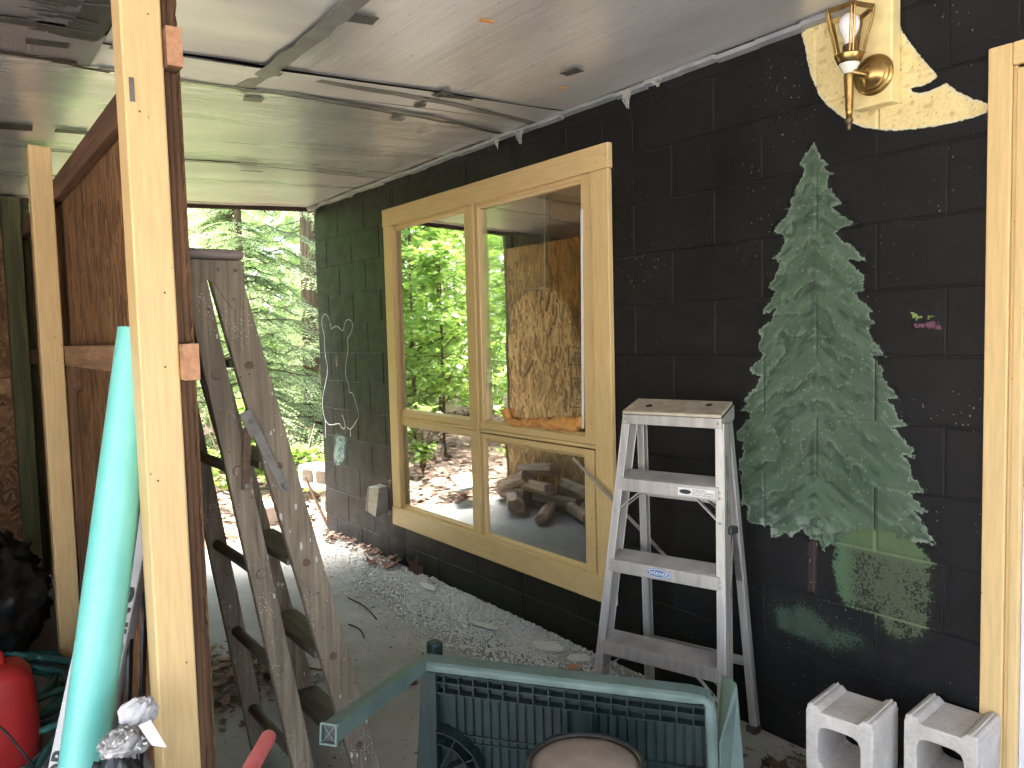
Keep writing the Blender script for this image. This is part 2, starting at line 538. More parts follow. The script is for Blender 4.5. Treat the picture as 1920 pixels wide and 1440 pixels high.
MT['carton'] = m_simple("grey_white_carton", (0.50, 0.47, 0.46), (0.62, 0.59, 0.58), 12, 0.7, bump=0.05)
MT['hose'] = m_simple("green_hose_rubber", (0.015, 0.085, 0.075), (0.035, 0.15, 0.13), 22, 0.45, bump=0.05)
MT['bag'] = m_simple("black_bag_plastic", (0.008, 0.009, 0.009), (0.02, 0.022, 0.021), 12, 0.35, bump=0.25)
MT['baggreen'] = m_simple("green_bag_print", (0.01, 0.06, 0.035), (0.02, 0.09, 0.05), 14, 0.35, bump=0.2)
MT['foam'] = m_simple("orange_foam", (0.55, 0.24, 0.055), (0.74, 0.38, 0.115), 26, 0.7, bump=0.3)
MT['lav'] = m_simple("pale_lavender_door", (0.56, 0.56, 0.63), (0.66, 0.66, 0.72), 6, 0.5, bump=0.03)
MT['tape'] = m_simple("grey_foil_tape", (0.16, 0.155, 0.14), (0.25, 0.24, 0.22), 14, 0.45, 0.4, 0.12)
MT['taped'] = m_simple("dark_tape", (0.045, 0.042, 0.038), (0.085, 0.08, 0.072), 14, 0.55, 0.1, 0.1)
MT['trimg'] = m_simple("grey_edge_foil", (0.26, 0.27, 0.29), (0.40, 0.41, 0.43), 12, 0.45, 0.4, 0.2)
MT['web'] = m_simple("dusty_cobweb", (0.30, 0.30, 0.27), (0.42, 0.42, 0.38), 40, 0.9, bump=0.2)
MT['chip'] = m_vcol("strand_chips", 0.7, 0.25, 130, 0.30, bump=0.15)
MT['paint'] = m_paint()
MT['osb'] = m_simple("osb_core", (0.17, 0.085, 0.035), (0.28, 0.15, 0.065), 30, 0.8, bump=0.2)
MT['cream'] = m_simple('cream_moon_paint', (0.66, 0.52, 0.24), (0.78, 0.63, 0.31), 24, 0.5, bump=0.12)
MT['foilx'] = m_foil("foil_streaked_along", 0, (0.80, 0.78, 0.765), 0.34, 0.16)
MT['foily'] = m_foil("foil_streaked_across", 1, (0.80, 0.79, 0.765), 0.27, 0.42)
MT['foilm'] = m_foil("foil_dull", 1, (0.80, 0.79, 0.76), 0.40, 0.15)
MT['foild'] = m_foil("foil_soiled", 0, (0.40, 0.365, 0.35), 0.42, 0.2)
MT['fascia'] = m_wood("fascia_wood", (0.06, 0.04, 0.025), (0.11, 0.075, 0.05), 1)
MT['roof'] = m_simple("roof_felt", (0.05, 0.048, 0.045), (0.08, 0.077, 0.072), 9, 0.9)
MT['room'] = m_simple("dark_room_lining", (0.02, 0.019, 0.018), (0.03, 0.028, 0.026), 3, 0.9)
MT['pane'] = m_glass("window_glass", 0.55, (0.5, 0.52, 0.5), 0.03)
MT['panei'] = m_glass('inner_window_glass', 0.68, (0.5, 0.52, 0.5), 0.02)
MT['paned'] = m_glass("dusty_window_glass", 0.50, (0.5, 0.52, 0.5), 0.05, 0.02, (0.30, 0.28, 0.24))
MT['shard'] = m_glass("grimy_broken_glass", 0.07, (0.93, 0.94, 0.92), 0.035, 0.02, (0.30, 0.30, 0.25))
MT['shardb'] = m_glass("smoked_broken_glass", 0.05, (0.90, 0.86, 0.80), 0.03, 0.05, (0.14, 0.10, 0.06))
MT['edge'] = m_simple("glass_edge", (0.14, 0.17, 0.15), (0.20, 0.24, 0.21), 20, 0.15, bump=0)
MT['crumb'] = m_simple("crushed_glass", (0.42, 0.425, 0.41), (0.78, 0.785, 0.77), 240, 0.12, 0.0, 0.0, spec=0.9)
MT['litter'] = m_vcol("dead_leaf", 0.75, 0.25, 50, 0.3, bump=0.1)
MT['soil'] = m_simple("forest_soil", (0.075, 0.052, 0.035), (0.20, 0.145, 0.105), 5, 0.95, bump=0.4)
MT['bark'] = m_wood("conifer_bark", (0.11, 0.075, 0.05), (0.25, 0.17, 0.12), 2, 0.9, fine=26)
MT['needle'] = m_leaf("conifer_needles", (0.20, 0.275, 0.125), (0.35, 0.435, 0.225), 0.48)
MT['maple'] = m_leaf("maple_leaves", (0.19, 0.33, 0.055), (0.33, 0.50, 0.10), 0.5)
MT['fern'] = m_leaf("undergrowth_leaves", (0.17, 0.30, 0.05), (0.30, 0.45, 0.09), 0.5)
MT['farleaf'] = m_leaf("far_wood_leaves", (0.20, 0.31, 0.09), (0.36, 0.48, 0.17), 0.5)
MT['bounceg'] = m_simple('bounce_ground_grey', (0.22, 0.21, 0.20), (0.36, 0.35, 0.335), 40, 0.95, bump=0.4)
MT['mudbrown'] = m_simple("brown_cloth", (0.16, 0.10, 0.055), (0.25, 0.16, 0.09), 10, 0.9, bump=0.15)

TREE= [(3.854, 2.049), (3.833, 2.028), (3.81, 2.006), (3.797, 1.975), (3.814, 1.975), (3.81, 1.955), (3.795, 1.928), (3.768, 1.874), (3.764, 1.854), (3.733, 1.842), (3.752, 1.837), (3.744, 1.819), (3.699, 1.783), (3.704, 1.769), (3.732, 1.762), (3.744, 1.743), (3.724, 1.71), (3.692, 1.684), (3.72, 1.676), (3.712, 1.641), (3.675, 1.587), (3.699, 1.571), (3.649, 1.498), (3.687, 1.501), (3.707, 1.514), (3.683, 1.472), (3.63, 1.434), (3.649, 1.426), (3.642, 1.393), (3.638, 1.361), (3.653, 1.357), (3.601, 1.305), (3.61, 1.287), (3.648, 1.284), (3.622, 1.232), (3.574, 1.192), (3.587, 1.178), (3.547, 1.149), (3.6, 1.145), (3.596, 1.13), (3.544, 1.075), (3.539, 1.045), (3.565, 1.033), (3.561, 1.011), (3.573, 1.008), (3.556, 0.973), (3.551, 0.936), (3.564, 0.927), (3.555, 0.892), (3.564, 0.857), (3.559, 0.797), (3.585, 0.805), (3.583, 0.753), (3.61, 0.743), (3.68, 0.749), (3.684, 0.718), (3.708, 0.712), (3.744, 0.736), (3.763, 0.726), (3.805, 0.769), (3.817, 0.744), (3.865, 0.733), (3.886, 0.7), (3.911, 0.735), (3.96, 0.739), (4.116, 0.746), (4.152, 0.785), (4.193, 0.799), (4.243, 0.8), (4.222, 0.841), (4.181, 0.888), (4.224, 0.885), (4.169, 0.941), (4.212, 0.951), (4.214, 0.96), (4.174, 0.99), (4.171, 1.02), (4.144, 1.053), (4.177, 1.048), (4.176, 1.078), (4.15, 1.097), (4.116, 1.136), (4.161, 1.14), (4.123, 1.183), (4.1, 1.226), (4.141, 1.225), (4.11, 1.252), (4.074, 1.302), (4.093, 1.315), (4.054, 1.353), (4.099, 1.35), (4.057, 1.398), (4.037, 1.439), (4.067, 1.455), (4.037, 1.478), (4.05, 1.487), (3.99, 1.551), (4.027, 1.552), (4.013, 1.588), (4.029, 1.603), (3.996, 1.625), (3.973, 1.653), (4.033, 1.644), (3.962, 1.715), (3.927, 1.749), (3.965, 1.76), (3.996, 1.765), (3.948, 1.798), (3.913, 1.833), (3.958, 1.828), (3.927, 1.86), (3.902, 1.896), (3.902, 1.926), (3.927, 1.925), (3.88, 1.956), (3.902, 1.965), (3.88, 1.986), (3.866, 2.015)]
TRUNK= [(3.824, 0.73), (3.865, 0.738), (3.862, 0.651), (3.868, 0.584), (3.855, 0.55), (3.824, 0.548), (3.828, 0.643)]
BUSH= [(3.91, 0.735), (3.932, 0.766), (3.98, 0.795), (4.052, 0.812), (4.115, 0.818), (4.17, 0.807), (4.205, 0.783), (4.245, 0.744), (4.249, 0.697), (4.255, 0.644), (4.239, 0.567), (4.231, 0.504), (4.19, 0.47), (4.117, 0.462), (4.073, 0.474), (4.054, 0.527), (3.96, 0.534), (3.932, 0.566), (3.918, 0.623), (3.908, 0.674)]
GRND= [(3.634, 0.525), (3.786, 0.577), (3.875, 0.558), (3.96, 0.54), (4.073, 0.532), (4.092, 0.448), (4.055, 0.345), (3.919, 0.298), (3.816, 0.305), (3.641, 0.321), (3.617, 0.432)]
MOON= [(3.807, 2.413), (3.807, 2.397), (3.821, 2.35), (3.83, 2.299), (3.85, 2.233), (3.877, 2.178), (3.917, 2.132), (3.955, 2.097), (4.005, 2.062), (4.077, 2.034), (4.146, 2.019), (4.218, 2.012), (4.287, 2.011), (4.336, 2.013), (4.365, 2.023), (4.365, 2.039), (4.339, 2.054), (4.303, 2.078), (4.279, 2.098), (4.255, 2.122), (4.224, 2.115), (4.2, 2.112), (4.167, 2.119), (4.154, 2.137), (4.181, 2.133), (4.21, 2.136), (4.233, 2.148), (4.199, 2.197), (4.166, 2.246), (4.136, 2.299), (4.106, 2.367), (4.087, 2.41), (4.079, 2.428), (3.987, 2.468)]
PINK= [(4.158, 1.455), (4.188, 1.461), (4.235, 1.465), (4.252, 1.45), (4.266, 1.423), (4.212, 1.43), (4.164, 1.434)]
DAB= [[(4.158, 1.486), (4.179, 1.482), (4.197, 1.472), (4.179, 1.461)], [(4.208, 1.472), (4.232, 1.474), (4.238, 1.465), (4.214, 1.464)], [(4.034, 1.388), (4.045, 1.388), (4.044, 1.377), (4.035, 1.377)]]
BEAR= [[(0.032, 1.52), (0.022, 1.559), (-0.005, 1.603), (-0.055, 1.63), (-0.099, 1.619), (-0.128, 1.58), (-0.119, 1.528), (-0.092, 1.47), (-0.096, 1.396), (-0.083, 1.309), (-0.096, 1.333), (-0.058, 1.235), (-0.104, 1.125), (-0.163, 1.023), (-0.174, 0.922), (-0.144, 0.854), (-0.064, 0.815), (0.101, 0.836), (0.133, 0.816), (0.188, 0.806), (0.203, 0.841), (0.164, 0.905)], [(0.032, 1.52), (0.132, 1.537), (0.227, 1.504), (0.26, 1.544), (0.292, 1.572), (0.34, 1.577), (0.379, 1.562), (0.387, 1.525), (0.349, 1.477), (0.299, 1.444), (0.304, 1.395), (0.289, 1.329), (0.292, 1.344), (0.25, 1.241), (0.255, 1.175), (0.293, 1.12), (0.296, 1.073), (0.342, 1.068), (0.38, 1.022), (0.416, 0.959), (0.422, 0.904), (0.354, 0.848), (0.287, 0.811), (0.234, 0.822)], [(-0.139, 0.854), (-0.14, 0.794), (-0.153, 0.712)], [(0.287, 0.809), (0.287, 0.757)]]
SNOUT= [(0.081, 1.334), (0.137, 1.334), (0.148, 1.258), (0.107, 1.209), (0.072, 1.247)]
MINT= [(-0.009, 0.765), (0.075, 0.797), (0.198, 0.792), (0.26, 0.75), (0.237, 0.615), (0.197, 0.543), (0.079, 0.479), (0.009, 0.47), (-0.065, 0.561), (-0.029, 0.684)]

# ================================================================== SETTING
# ---- ground
g = MB()
n = 60
vs = []; fs = []
for i in range(n + 1):
    for j in range(n + 1):
        x = -70 + 140 * i / n; y = -70 + 140 * j / n
        vs.append((x, y, -0.06 - 0.02 * math.sin(x * 1.3) * math.cos(y * 0.9)))
for i in range(n):
    for j in range(n):
        a = i * (n + 1) + j
        fs.append((a, a + n + 1, a + n + 2, a + 1))
g.add(vs, fs)
ground = g.build("ground", MT['soil'])
tag(ground, kind="structure")

# ---- porch slab
dr = MB(); dr.box((3.6, -40, -0.10), (45, -5.45, -0.012)); dr.box((8.25, -5.45, -0.10), (45, 40, -0.012))  # unseen grey ground added to bounce neutral light into the porch
tag(dr.build('bounce_ground', MT['bounceg']), kind='structure')
s = MB(); s.box((-0.33, -5.4, -0.16), (8.2, -0.0015, 0.0))
slab = s.build("porch_floor", MT['floor'], bevel=0.012)
tag(slab, kind="structure")

# ---- house wall of painted concrete blocks
WX0, WX1, WTOP = -0.20, 4.40, 2.47
HX0, HX1, HZ0, HZ1 = 0.985, 2.870, 0.315, 2.180          # rough opening of the window
DX0, DX1, DZ1 = 4.44, 5.42, 2.12                          # door opening
house_wall = thing("house_wall", (2.1, 0.1, 0), "long black painted concrete block house wall with murals on it", "wall")
b = MB()
TH0, TH1 = 0.0032, 0.20
b.box((WX0 + .004, TH0, -0.3), (HX0, TH1, WTOP)); b.box((HX1, TH0, -0.3), (DX0, TH1, WTOP))
b.box((HX0, TH0, -0.3), (HX1, TH1, HZ0)); b.box((HX0, TH0, HZ1), (HX1, TH1, WTOP))
b.box((DX0, TH0, DZ1), (DX1, TH1, WTOP)); b.box((DX1, TH0, -0.3), (7.2, TH1, WTOP))
b.build("mortar_core", MT['black'], house_wall)

L5 = 1.352; CH = 0.203; CW = 0.406


def course_z(k):          # height of joint line k (k=5 is the eye-level joint)
    return L5 + CH * (5 - k)


_bm = {}


def block_mesh(w, h):
    key = (round(w, 3), round(h, 3))
    if key in _bm: return _bm[key]
    ch, d = 0.0022, 0.012
    x, z = w / 2, h / 2
    V = [(-x + ch, 0, -z + ch), (x - ch, 0, -z + ch), (x - ch, 0, z - ch), (-x + ch, 0, z - ch),
         (-x, ch, -z), (x, ch, -z), (x, ch, z), (-x, ch, z), (-x, d, -z), (x, d, -z), (x, d, z), (-x, d, z)]
    F = [(0, 1, 2, 3), (4, 5, 1, 0), (5, 6, 2, 1), (6, 7, 3, 2), (7, 4, 0, 3), (8, 9, 5, 4), (9, 10, 6, 5), (10, 11, 7, 6), (11, 8, 4, 7)]
    me = bpy.data.meshes.new("block"); me.from_pydata(V, [], F); me.materials.append(MT['black'])
    _bm[key] = me
    return me


JZ = [course_z(k) for k in range(-1, 13)]
JX = {}
for c in range(-1, 12):
    zt, zb = min(course_z(c), WTOP), course_z(c + 1)
    off = 0.0 if c % 2 else CW / 2
    xs = [off + CW * i for i in range(-2, 20)]
    if c == 11: xs = [x if x < 1.0 else x - CW / 2 for x in xs]
    xs = sorted(set([WX0] + [x for x in xs if WX0 + 0.03 < x < DX0 - 0.03] + [DX0]))
    JX[c] = xs
    for a, e in zip(xs[:-1], xs[1:]):
        rects = [(a, e, zb, zt)]
        if zt > HZ0 and zb < HZ1 and e > HX0 and a < HX1:
            rects = []
            if a < HX0: rects.append((a, HX0, zb, zt))
            if e > HX1: rects.append((HX1, e, zb, zt))
            m0, m1 = max(a, HX0), min(e, HX1)
            if zb < HZ0: rects.append((m0, m1, zb, HZ0))
            if zt > HZ1: rects.append((m0, m1, HZ1, zt))
        for (x0, x1, z0, z1) in rects:
            if x1 - x0 < 0.03 or z1 - z0 < 0.03: continue
            o = bpy.data.objects.new("block", block_mesh(x1 - x0 - 0.0045, z1 - z0 - 0.006))
            COL.objects.link(o)
            o.location = ((x0 + x1) / 2, rnd.uniform(-0.0010, 0.0008), (z0 + z1) / 2)
            o.rotation_euler = (rnd.uniform(-.004, .004), 0, rnd.uniform(-.003, .003))
            put_under(o, house_wall)


def relief(X, Z):
    """depth of the wall face (recessed in the joints)"""
    r = np.zeros(X.shape)
    for z in JZ: r = np.maximum(r, np.where(np.abs(Z - z) < 0.003, 0.0022, 0))
    for c in range(-1, 12):
        inc = (Z < course_z(c)) & (Z >= course_z(c + 1))
        for x in JX[c]: r = np.maximum(r, np.where(inc & (np.abs(X - x) < 0.0042), 0.0042, 0))
    return r


def smooth_line(pts, k=4):
    out = []
    for i in range(len(pts) - 1):
        p0 = pts[max(i - 1, 0)]; p1 = pts[i]; p2 = pts[i + 1]; p3 = pts[min(i + 2, len(pts) - 1)]
        for j in range(k):
            t = j / k
            out.append(tuple(0.5 * (2 * p1[a] + (p2[a] - p0[a]) * t + (2 * p0[a] - 5 * p1[a] + 4 * p2[a] - p3[a]) * t * t + (3 * p1[a] - p0[a] - 3 * p2[a] + p3[a]) * t ** 3) for a in range(len(pts[0]))))
    out.append(tuple(pts[-1])); return out


def paint_film(name, polys, res, fn, lift=0.0026, pad=0.02, label=None, warp=0.010, soft=0.012):
    """a film of paint that follows the relief of the block wall. fn(X,Z,D,ins)->colour, coverage 0..1"""
    allp = [p for q in polys for p in q]
    x0 = min(p[0] for p in allp) - pad; x1 = max(p[0] for p in allp) + pad
    z0 = min(p[1] for p in allp) - pad; z1 = max(p[1] for p in allp) + pad
    nx = int((x1 - x0) / res) + 2; nz = int((z1 - z0) / res) + 2
    gx, gz = np.meshgrid(x0 + res * np.arange(nx), z0 + res * np.arange(nz), indexing='ij')
    ins = np.zeros(gx.shape, bool); D = np.full(gx.shape, 9.0)
    wx = gx + (vnoise(gx, gz, 70, 3) - .5) * warp; wz = gz + (vnoise(gx, gz, 70, 4) - .5) * warp
    for q in polys:
        ins |= in_poly(wx, wz, q); D = np.minimum(D, dist_poly(wx, wz, q))
    C, cov = fn(gx, gz, D, ins)
    sd = np.where(ins, D, -D)
    A = np.clip(0.5 + sd / soft, 0, 1.3) * cov
    keep = sd > -soft * 0.9
    Y = relief(gx, gz) - lift
    idx = np.arange(nx * nz).reshape(nx, nz)
    cell = keep[:-1, :-1] & keep[1:, :-1] & keep[:-1, 1:] & keep[1:, 1:]
    q = np.stack([idx[:-1, :-1][cell], idx[1:, :-1][cell], idx[1:, 1:][cell], idx[:-1, 1:][cell]], 1)
    used = np.unique(q); remap = np.zeros(nx * nz, int); remap[used] = np.arange(len(used))
    V = np.stack([gx.ravel(), Y.ravel(), gz.ravel()], 1)[used]
    CA = np.concatenate([C.reshape(-1, 3), A.reshape(-1, 1)], 1)[used]
    o = fast_mesh(name, V, remap[q], MT['paint'], house_wall, CA, smooth=True)
    if label: o["label"] = label
    return o


def lerp(a, b, t): return np.asarray(a)[None, None] * (1 - t[..., None]) + np.asarray(b)[None, None] * t[..., None]


def mixc(C, b, t): return C * (1 - t[..., None]) + np.asarray(b)[None, None] * t[..., None]


def f_tree(X, Z, D, ins):
    cx = 3.852
    u = X - cx
    # boughs droop away from the trunk line: streak coordinate
    sl = Z + 0.75 * np.abs(u)
    st = vnoise(u * 0.35, sl, 55, 21)
    st2 = vnoise(u * 0.25 + 3, sl, 24, 22)
    sp = vnoise(X, Z, 210, 23); med = vnoise(X, Z, 18, 24)
    C = lerp((0.062, 0.104, 0.068), (0.100, 0.155, 0.106), np.clip(st2 * 1.4 - .2, 0, 1))
    C = mixc(C, (0.105, 0.145, 0.110), np.clip((vnoise(X, Z, 7, 35) - .5) * 2, 0, .7))
    C = mixc(C, (0.024, 0.048, 0.030), np.clip((0.36 - st) * 4, 0, 0.8) * np.clip((med - .35) * 3, 0, 1))
    C = mixc(C, (0.125, 0.195, 0.130), np.clip((st - 0.70) * 3, 0, 0.4))
    C = mixc(C, (0.30, 0.35, 0.30), np.where(sp > 0.90, 0.6, 0.0) * (vnoise(X, Z, 12, 30) > .4))
    C = mixc(C, (0.028, 0.030, 0.024), np.clip(1.1 - np.abs(u + 0.005 + .012 * (vnoise(X, Z, 25, 36) - .5)) / 0.011, 0, 1) * np.clip((vnoise(X * 0, Z, 22, 26) - .45) * 4, 0, .5))
    tier = (Z + 0.62 * np.abs(u)) * 8.5 + 1.6 * vnoise(X, Z, 7, 37) + 0.5 * vnoise(X, Z, 30, 38)
    tf = tier - np.floor(tier)
    brush = vnoise(u * 0.5, sl, 120, 39)
    C = mixc(C, (0.026, 0.052, 0.034), np.clip((tf - .62) * 4, 0, 1) * np.clip((brush - .38) * 3, 0, .75) * (vnoise(X, Z, 9, 40) > .38))
    C = mixc(C, (0.17, 0.225, 0.175), np.clip((.22 - tf) * 6, 0, 1) * np.clip((brush - .45) * 3, 0, .7))
    edge = np.clip(1 - D / 0.010, 0, 1) * (0.45 + 0.65 * vnoise(X, Z, 60, 27))
    C = mixc(C, (0.33, 0.38, 0.33), np.clip(edge, 0, .9))
    low = np.clip((0.93 - Z) * 6, 0, 1) * (vnoise(X, Z, 34, 28) > .62) * np.clip(1 - D / 0.07, 0, 1)
    C = mixc(C, (0.34, 0.38, 0.35), low * .8)
    C = C * np.array([0.74, 0.78, 0.72])[None, None]
    return C, 0.80 + 0.25 * vnoise(X, Z, 9, 33) - 0.10 * np.clip(1 - D / .02, 0, 1)


def f_moon(X, Z, D, ins):
    C = lerp((0.68, 0.54, 0.25), (0.80, 0.65, 0.32), vnoise(X, Z, 14, 41))
    C = mixc(C, (0.42, 0.30, 0.12), np.clip((vnoise(X, Z, 55, 42) - .72) * 3, 0, .6))
    C = mixc(C, (0.06, 0.05, 0.035), np.where(vnoise(X, Z, 190, 43) > .94, .7, 0))
    C = mixc(C, (0.55, 0.58, 0.50), np.clip(1 - D / 0.006, 0, .6))
    return C, np.where(Z < 2.47, 1.2, 0.0)


def f_trunk(X, Z, D, ins):
    C = lerp((0.018, 0.011, 0.010), (0.038, 0.021, 0.018), vnoise(X * 4, Z * .6, 40, 51))
    return mixc(C, (0.3, 0.3, 0.28), np.where(vnoise(X, Z * .4, 170, 52) > .9, .6, 0)), 0.55 + 0.4 * vnoise(X, Z, 20, 53)


def f_bush(X, Z, D, ins):
    rim = np.clip(1 - D / 0.045, 0, 1)
    top = np.clip((Z - 0.72) / .05, 0, 1)
    left = np.clip((4.00 - X) / .06, 0, 1) * np.clip((Z - .45) / .1, 0, 1)
    C = lerp((0.060, 0.078, 0.046), (0.075, 0.122, 0.050), np.clip(np.maximum(top, left) + .25 * rim, 0, 1))
    C = mixc(C, (0.055, 0.115, 0.075), left * .6)
    joint = relief(X, Z) > 0
    C = mixc(C, (0.14, 0.205, 0.10), np.where(joint, .7, 0))
    mott = vnoise(X, Z, 30, 62)
    cover = np.clip(0.46 + .16 * (mott - .5) + .32 * top + .14 * left + .08 * rim, 0, 1.1) * np.clip((Z - 0.20) * 4.5, 0.45, 1)
    return C, np.where(joint, np.maximum(cover, .8), cover)


def f_grnd(X, Z, D, ins):
    C = lerp((0.018, 0.032, 0.024), (0.036, 0.062, 0.042), vnoise(X, Z, 30, 73))
    return C, 0.26 + 0.26 * np.clip(D / .12, 0, 1) + .3 * (vnoise(X, Z, 12, 72) - .5)


def flat(c, s, thr=0.35, jit=.3):
    def fn(X, Z, D, ins):
        k = vnoise(X, Z, 180, s) * .5 + vnoise(X, Z, 50, s + 1) * .5
        C = lerp(tuple(x * (1 - jit) for x in c), tuple(x * (1 + jit) for x in c), vnoise(X, Z, 60, s + 2))
        return C, np.clip(1.05 - thr + 0.5 * (k - .5), 0, 1)
    return fn


paint_film("painted_tree", [TREE], 0.0042, f_tree, soft=0.020, warp=0.013, label="green fir tree painted on the black wall, pale ragged edges")
MOON = MOON[:1] + smooth_line(MOON[1:16], 5) + smooth_line(MOON[15:20], 4) + smooth_line(MOON[19:24], 4) + smooth_line(MOON[23:27], 4) + smooth_line(MOON[26:], 4)
paint_film("painted_moon", [MOON], 0.004, f_moon, warp=0.003, label="cream crescent moon with a nose painted behind the lamp")
paint_film("painted_trunk", [TRUNK], 0.005, f_trunk, lift=0.0022)
paint_film("painted_bush", [BUSH], 0.005, f_bush, lift=0.0036, soft=0.05, pad=.05, label="patchy lighter green bush painted below the fir tree")
paint_film("painted_grass", [GRND], 0.006, f_grnd, lift=0.0024, soft=0.12, pad=.08)
paint_film("painted_dab", [PINK], 0.0045, flat((0.125, 0.05, 0.085), 81, .50), soft=.02, label="pink smudge of paint")
paint_film("painted_dab", DAB, 0.004, flat((0.26, 0.36, 0.10), 85, .3))
paint_film("painted_dab", [SNOUT], 0.006, flat((0.13, 0.085, 0.075), 88, .55), soft=.04)
paint_film("painted_dab", [MINT], 0.007, flat((0.10, 0.15, 0.13), 91, .62), soft=.08, pad=.05, label="mint green rubbed patch below the bear outline")


def ribbon_polys(line, w):
    out = []
    for a, b in zip(line[:-1], line[1:]):
        d = Vector((b[0] - a[0], b[1] - a[1])); L = d.length
        if L < 1e-5: continue
        d /= L; nn = Vector((-d.y, d.x)) * w / 2; e = d * w * .4
        out.append([(a[0] + nn.x - e.x, a[1] + nn.y - e.y), (b[0] + nn.x + e.x, b[1] + nn.y + e.y), (b[0] - nn.x + e.x, b[1] - nn.y + e.y), (a[0] - nn.x - e.x, a[1] - nn.y - e.y)])
    return out


bl = MB()
for line in BEAR:
    P_ = smooth_line(line)
    for i in range(len(P_) - 1):
        a, e = P_[i], P_[i + 1]
        d = Vector((e[0] - a[0], e[1] - a[1])); L = d.length
        if L < 1e-5: continue
        d /= L; w = 0.0048; nn = Vector((-d.y, d.x)) * w / 2; ee = d * 0.002
        y = -0.0032 - 0.0003 * (i % 2)
        bl.add([(a[0] + nn.x - ee.x, y, a[1] + nn.y - ee.y), (e[0] + nn.x + ee.x, y, e[1] + nn.y + ee.y),
                (e[0] - nn.x + ee.x, y, e[1] - nn.y + ee.y), (a[0] - nn.x - ee.x, y, a[1] - nn.y - ee.y)], [(3, 2, 1, 0)], (0.42, 0.44, 0.43))
bo = bl.build("painted_bear_outline", MT['litter'], house_wall); bo["label"] = "thin white chalk-like outline of a sitting bear"

# ---- the rest of the house shell (keeps the rooms dark)
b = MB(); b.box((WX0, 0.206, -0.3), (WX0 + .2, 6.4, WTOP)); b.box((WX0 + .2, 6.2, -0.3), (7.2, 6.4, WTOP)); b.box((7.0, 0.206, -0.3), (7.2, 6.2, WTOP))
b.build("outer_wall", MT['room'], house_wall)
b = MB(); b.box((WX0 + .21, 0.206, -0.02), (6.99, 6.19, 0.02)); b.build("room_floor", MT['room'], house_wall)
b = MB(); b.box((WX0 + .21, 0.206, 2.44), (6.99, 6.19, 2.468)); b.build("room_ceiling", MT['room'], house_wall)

# ---- window
win = thing("window", (1.93, 0, HZ0), "yellow framed four pane window with a broken upper right pane", "window")
OX0, OX1, OZ0, OZ1 = 0.930, 2.925, 0.258, 2.238
cw = 0.105
cy0, cy1 = -0.030, -0.0035
MB().box((OX0 - .004, cy0 - .003, OZ1 - .105), (OX1 + .006, cy1, OZ1)).build("top_casing", MT['yellow_x'], win, 0.004)
MB().box((OX0 - .006, cy0 - .004, OZ0), (OX1 - .004, cy1, OZ0 + .115)).build("bottom_casing", MT['yellow_x'], win, 0.004)
MB().box((OX0, cy0, OZ0 + .1155), (OX0 + cw, cy1, OZ1 - .1055)).build("side_casing", MT['yellow'], win, 0.004)
MB().box((OX1 - cw, cy0, OZ0 + .1155), (OX1, cy1, OZ1 - .1055)).build("side_casing", MT['yellow'], win, 0.004)
# jamb liner inside the rough opening
b = MB()
IX0, IX1, IZ0, IZ1 = OX0 + cw - .012, OX1 - cw + .012, OZ0 + .103, OZ1 - .093
b.box((HX0 + .002, 0.007, HZ0 + .002), (IX0 + .010, 0.12, HZ1 - .002)); b.box((IX1 - .010, 0.007, HZ0 + .002), (HX1 - .002, 0.12, HZ1 - .002))
b.box((IX0 + .0105, 0.007, HZ0 + .002), (IX1 - .0105, 0.12, IZ0 + .010)); b.box((IX0 + .0105, 0.007, IZ1 - .010), (IX1 - .0105, 0.12, HZ1 - .002))
b.build("jamb", MT['yellow'], win, 0.002)
# centre mullion and cross rail
MB().box((1.868, -0.020, IZ0 + .0105), (1.905, 0.06, IZ1 - .0105)).build("mullion", MT['yellow'], win, 0.005)
MB().box((IX0 + .0105, -0.012, 0.938), (1.8675, 0.055, 0.953)).build("cross_rail", MT['yellow_x'], win, 0.002)
MB().box((1.9055, -0.012, 0.933), (IX1 - .0105, 0.055, 0.950)).build("cross_rail", MT['yellow_x'], win, 0.002)


def sash(x0, x1, z0, z1, gx0, gx1, gz0, gz1, y0=-0.010, y1=0.045, name="sash", tilt=0.0):
    b = MB()
    rings = []
    bev = 0.014
    # outer ring, step, inner ring at glass: mitred moulding
    def ring(ax0, ax1, az0, az1, y): return [(ax0, y, az0), (ax1, y, az0), (ax1, y, az1), (ax0, y, az1)]
    R_ = [ring(x0, x1, z0, z1, y1), ring(x0, x1, z0, z1, y0), ring(gx0 - bev, gx1 + bev, gz0 - bev, gz1 + bev, y0),
          ring(gx0 - bev + .004, gx1 + bev - .004, gz0 - bev + .004, gz1 + bev - .004, y0 + .008),
          ring(gx0, gx1, gz0, gz1, y0 + 0.014), ring(gx0, gx1, gz0, gz1, y1)]
    V = [p for r in R_ for p in r]; F = []
    for i in range(len(R_) - 1):
        for k in range(4):
            a = i * 4 + k; c = i * 4 + (k + 1) % 4
            F.append((a, c, c + 4, a + 4))
    b.add(V, F)
    o = b.build(name, MT['yellow'], win, 0.0015, seg=1)
    return o


s_ul = sash(1.014, 1.866, 0.9545, 2.148, 1.040, 1.795, 1.005, 2.103)
s_ll = sash(1.014, 1.866, 0.372, 0.9365, 1.040, 1.800, 0.402, 0.893)
s_ur = sash(1.907, 2.826, 0.9515, 2.148, 1.950, 2.722, 0.998, 2.103)
s_lr = sash(1.907, 2.790, 0.368, 0.926, 1.948, 2.712, 0.394, 0.884)


def pane(x0, x1, z0, z1, y, mat, par, name="pane"):
    return MB().box((x0 - .006, y, z0 - .006), (x1 + .006, y + .004, z1 + .006)).build(name, mat, par)


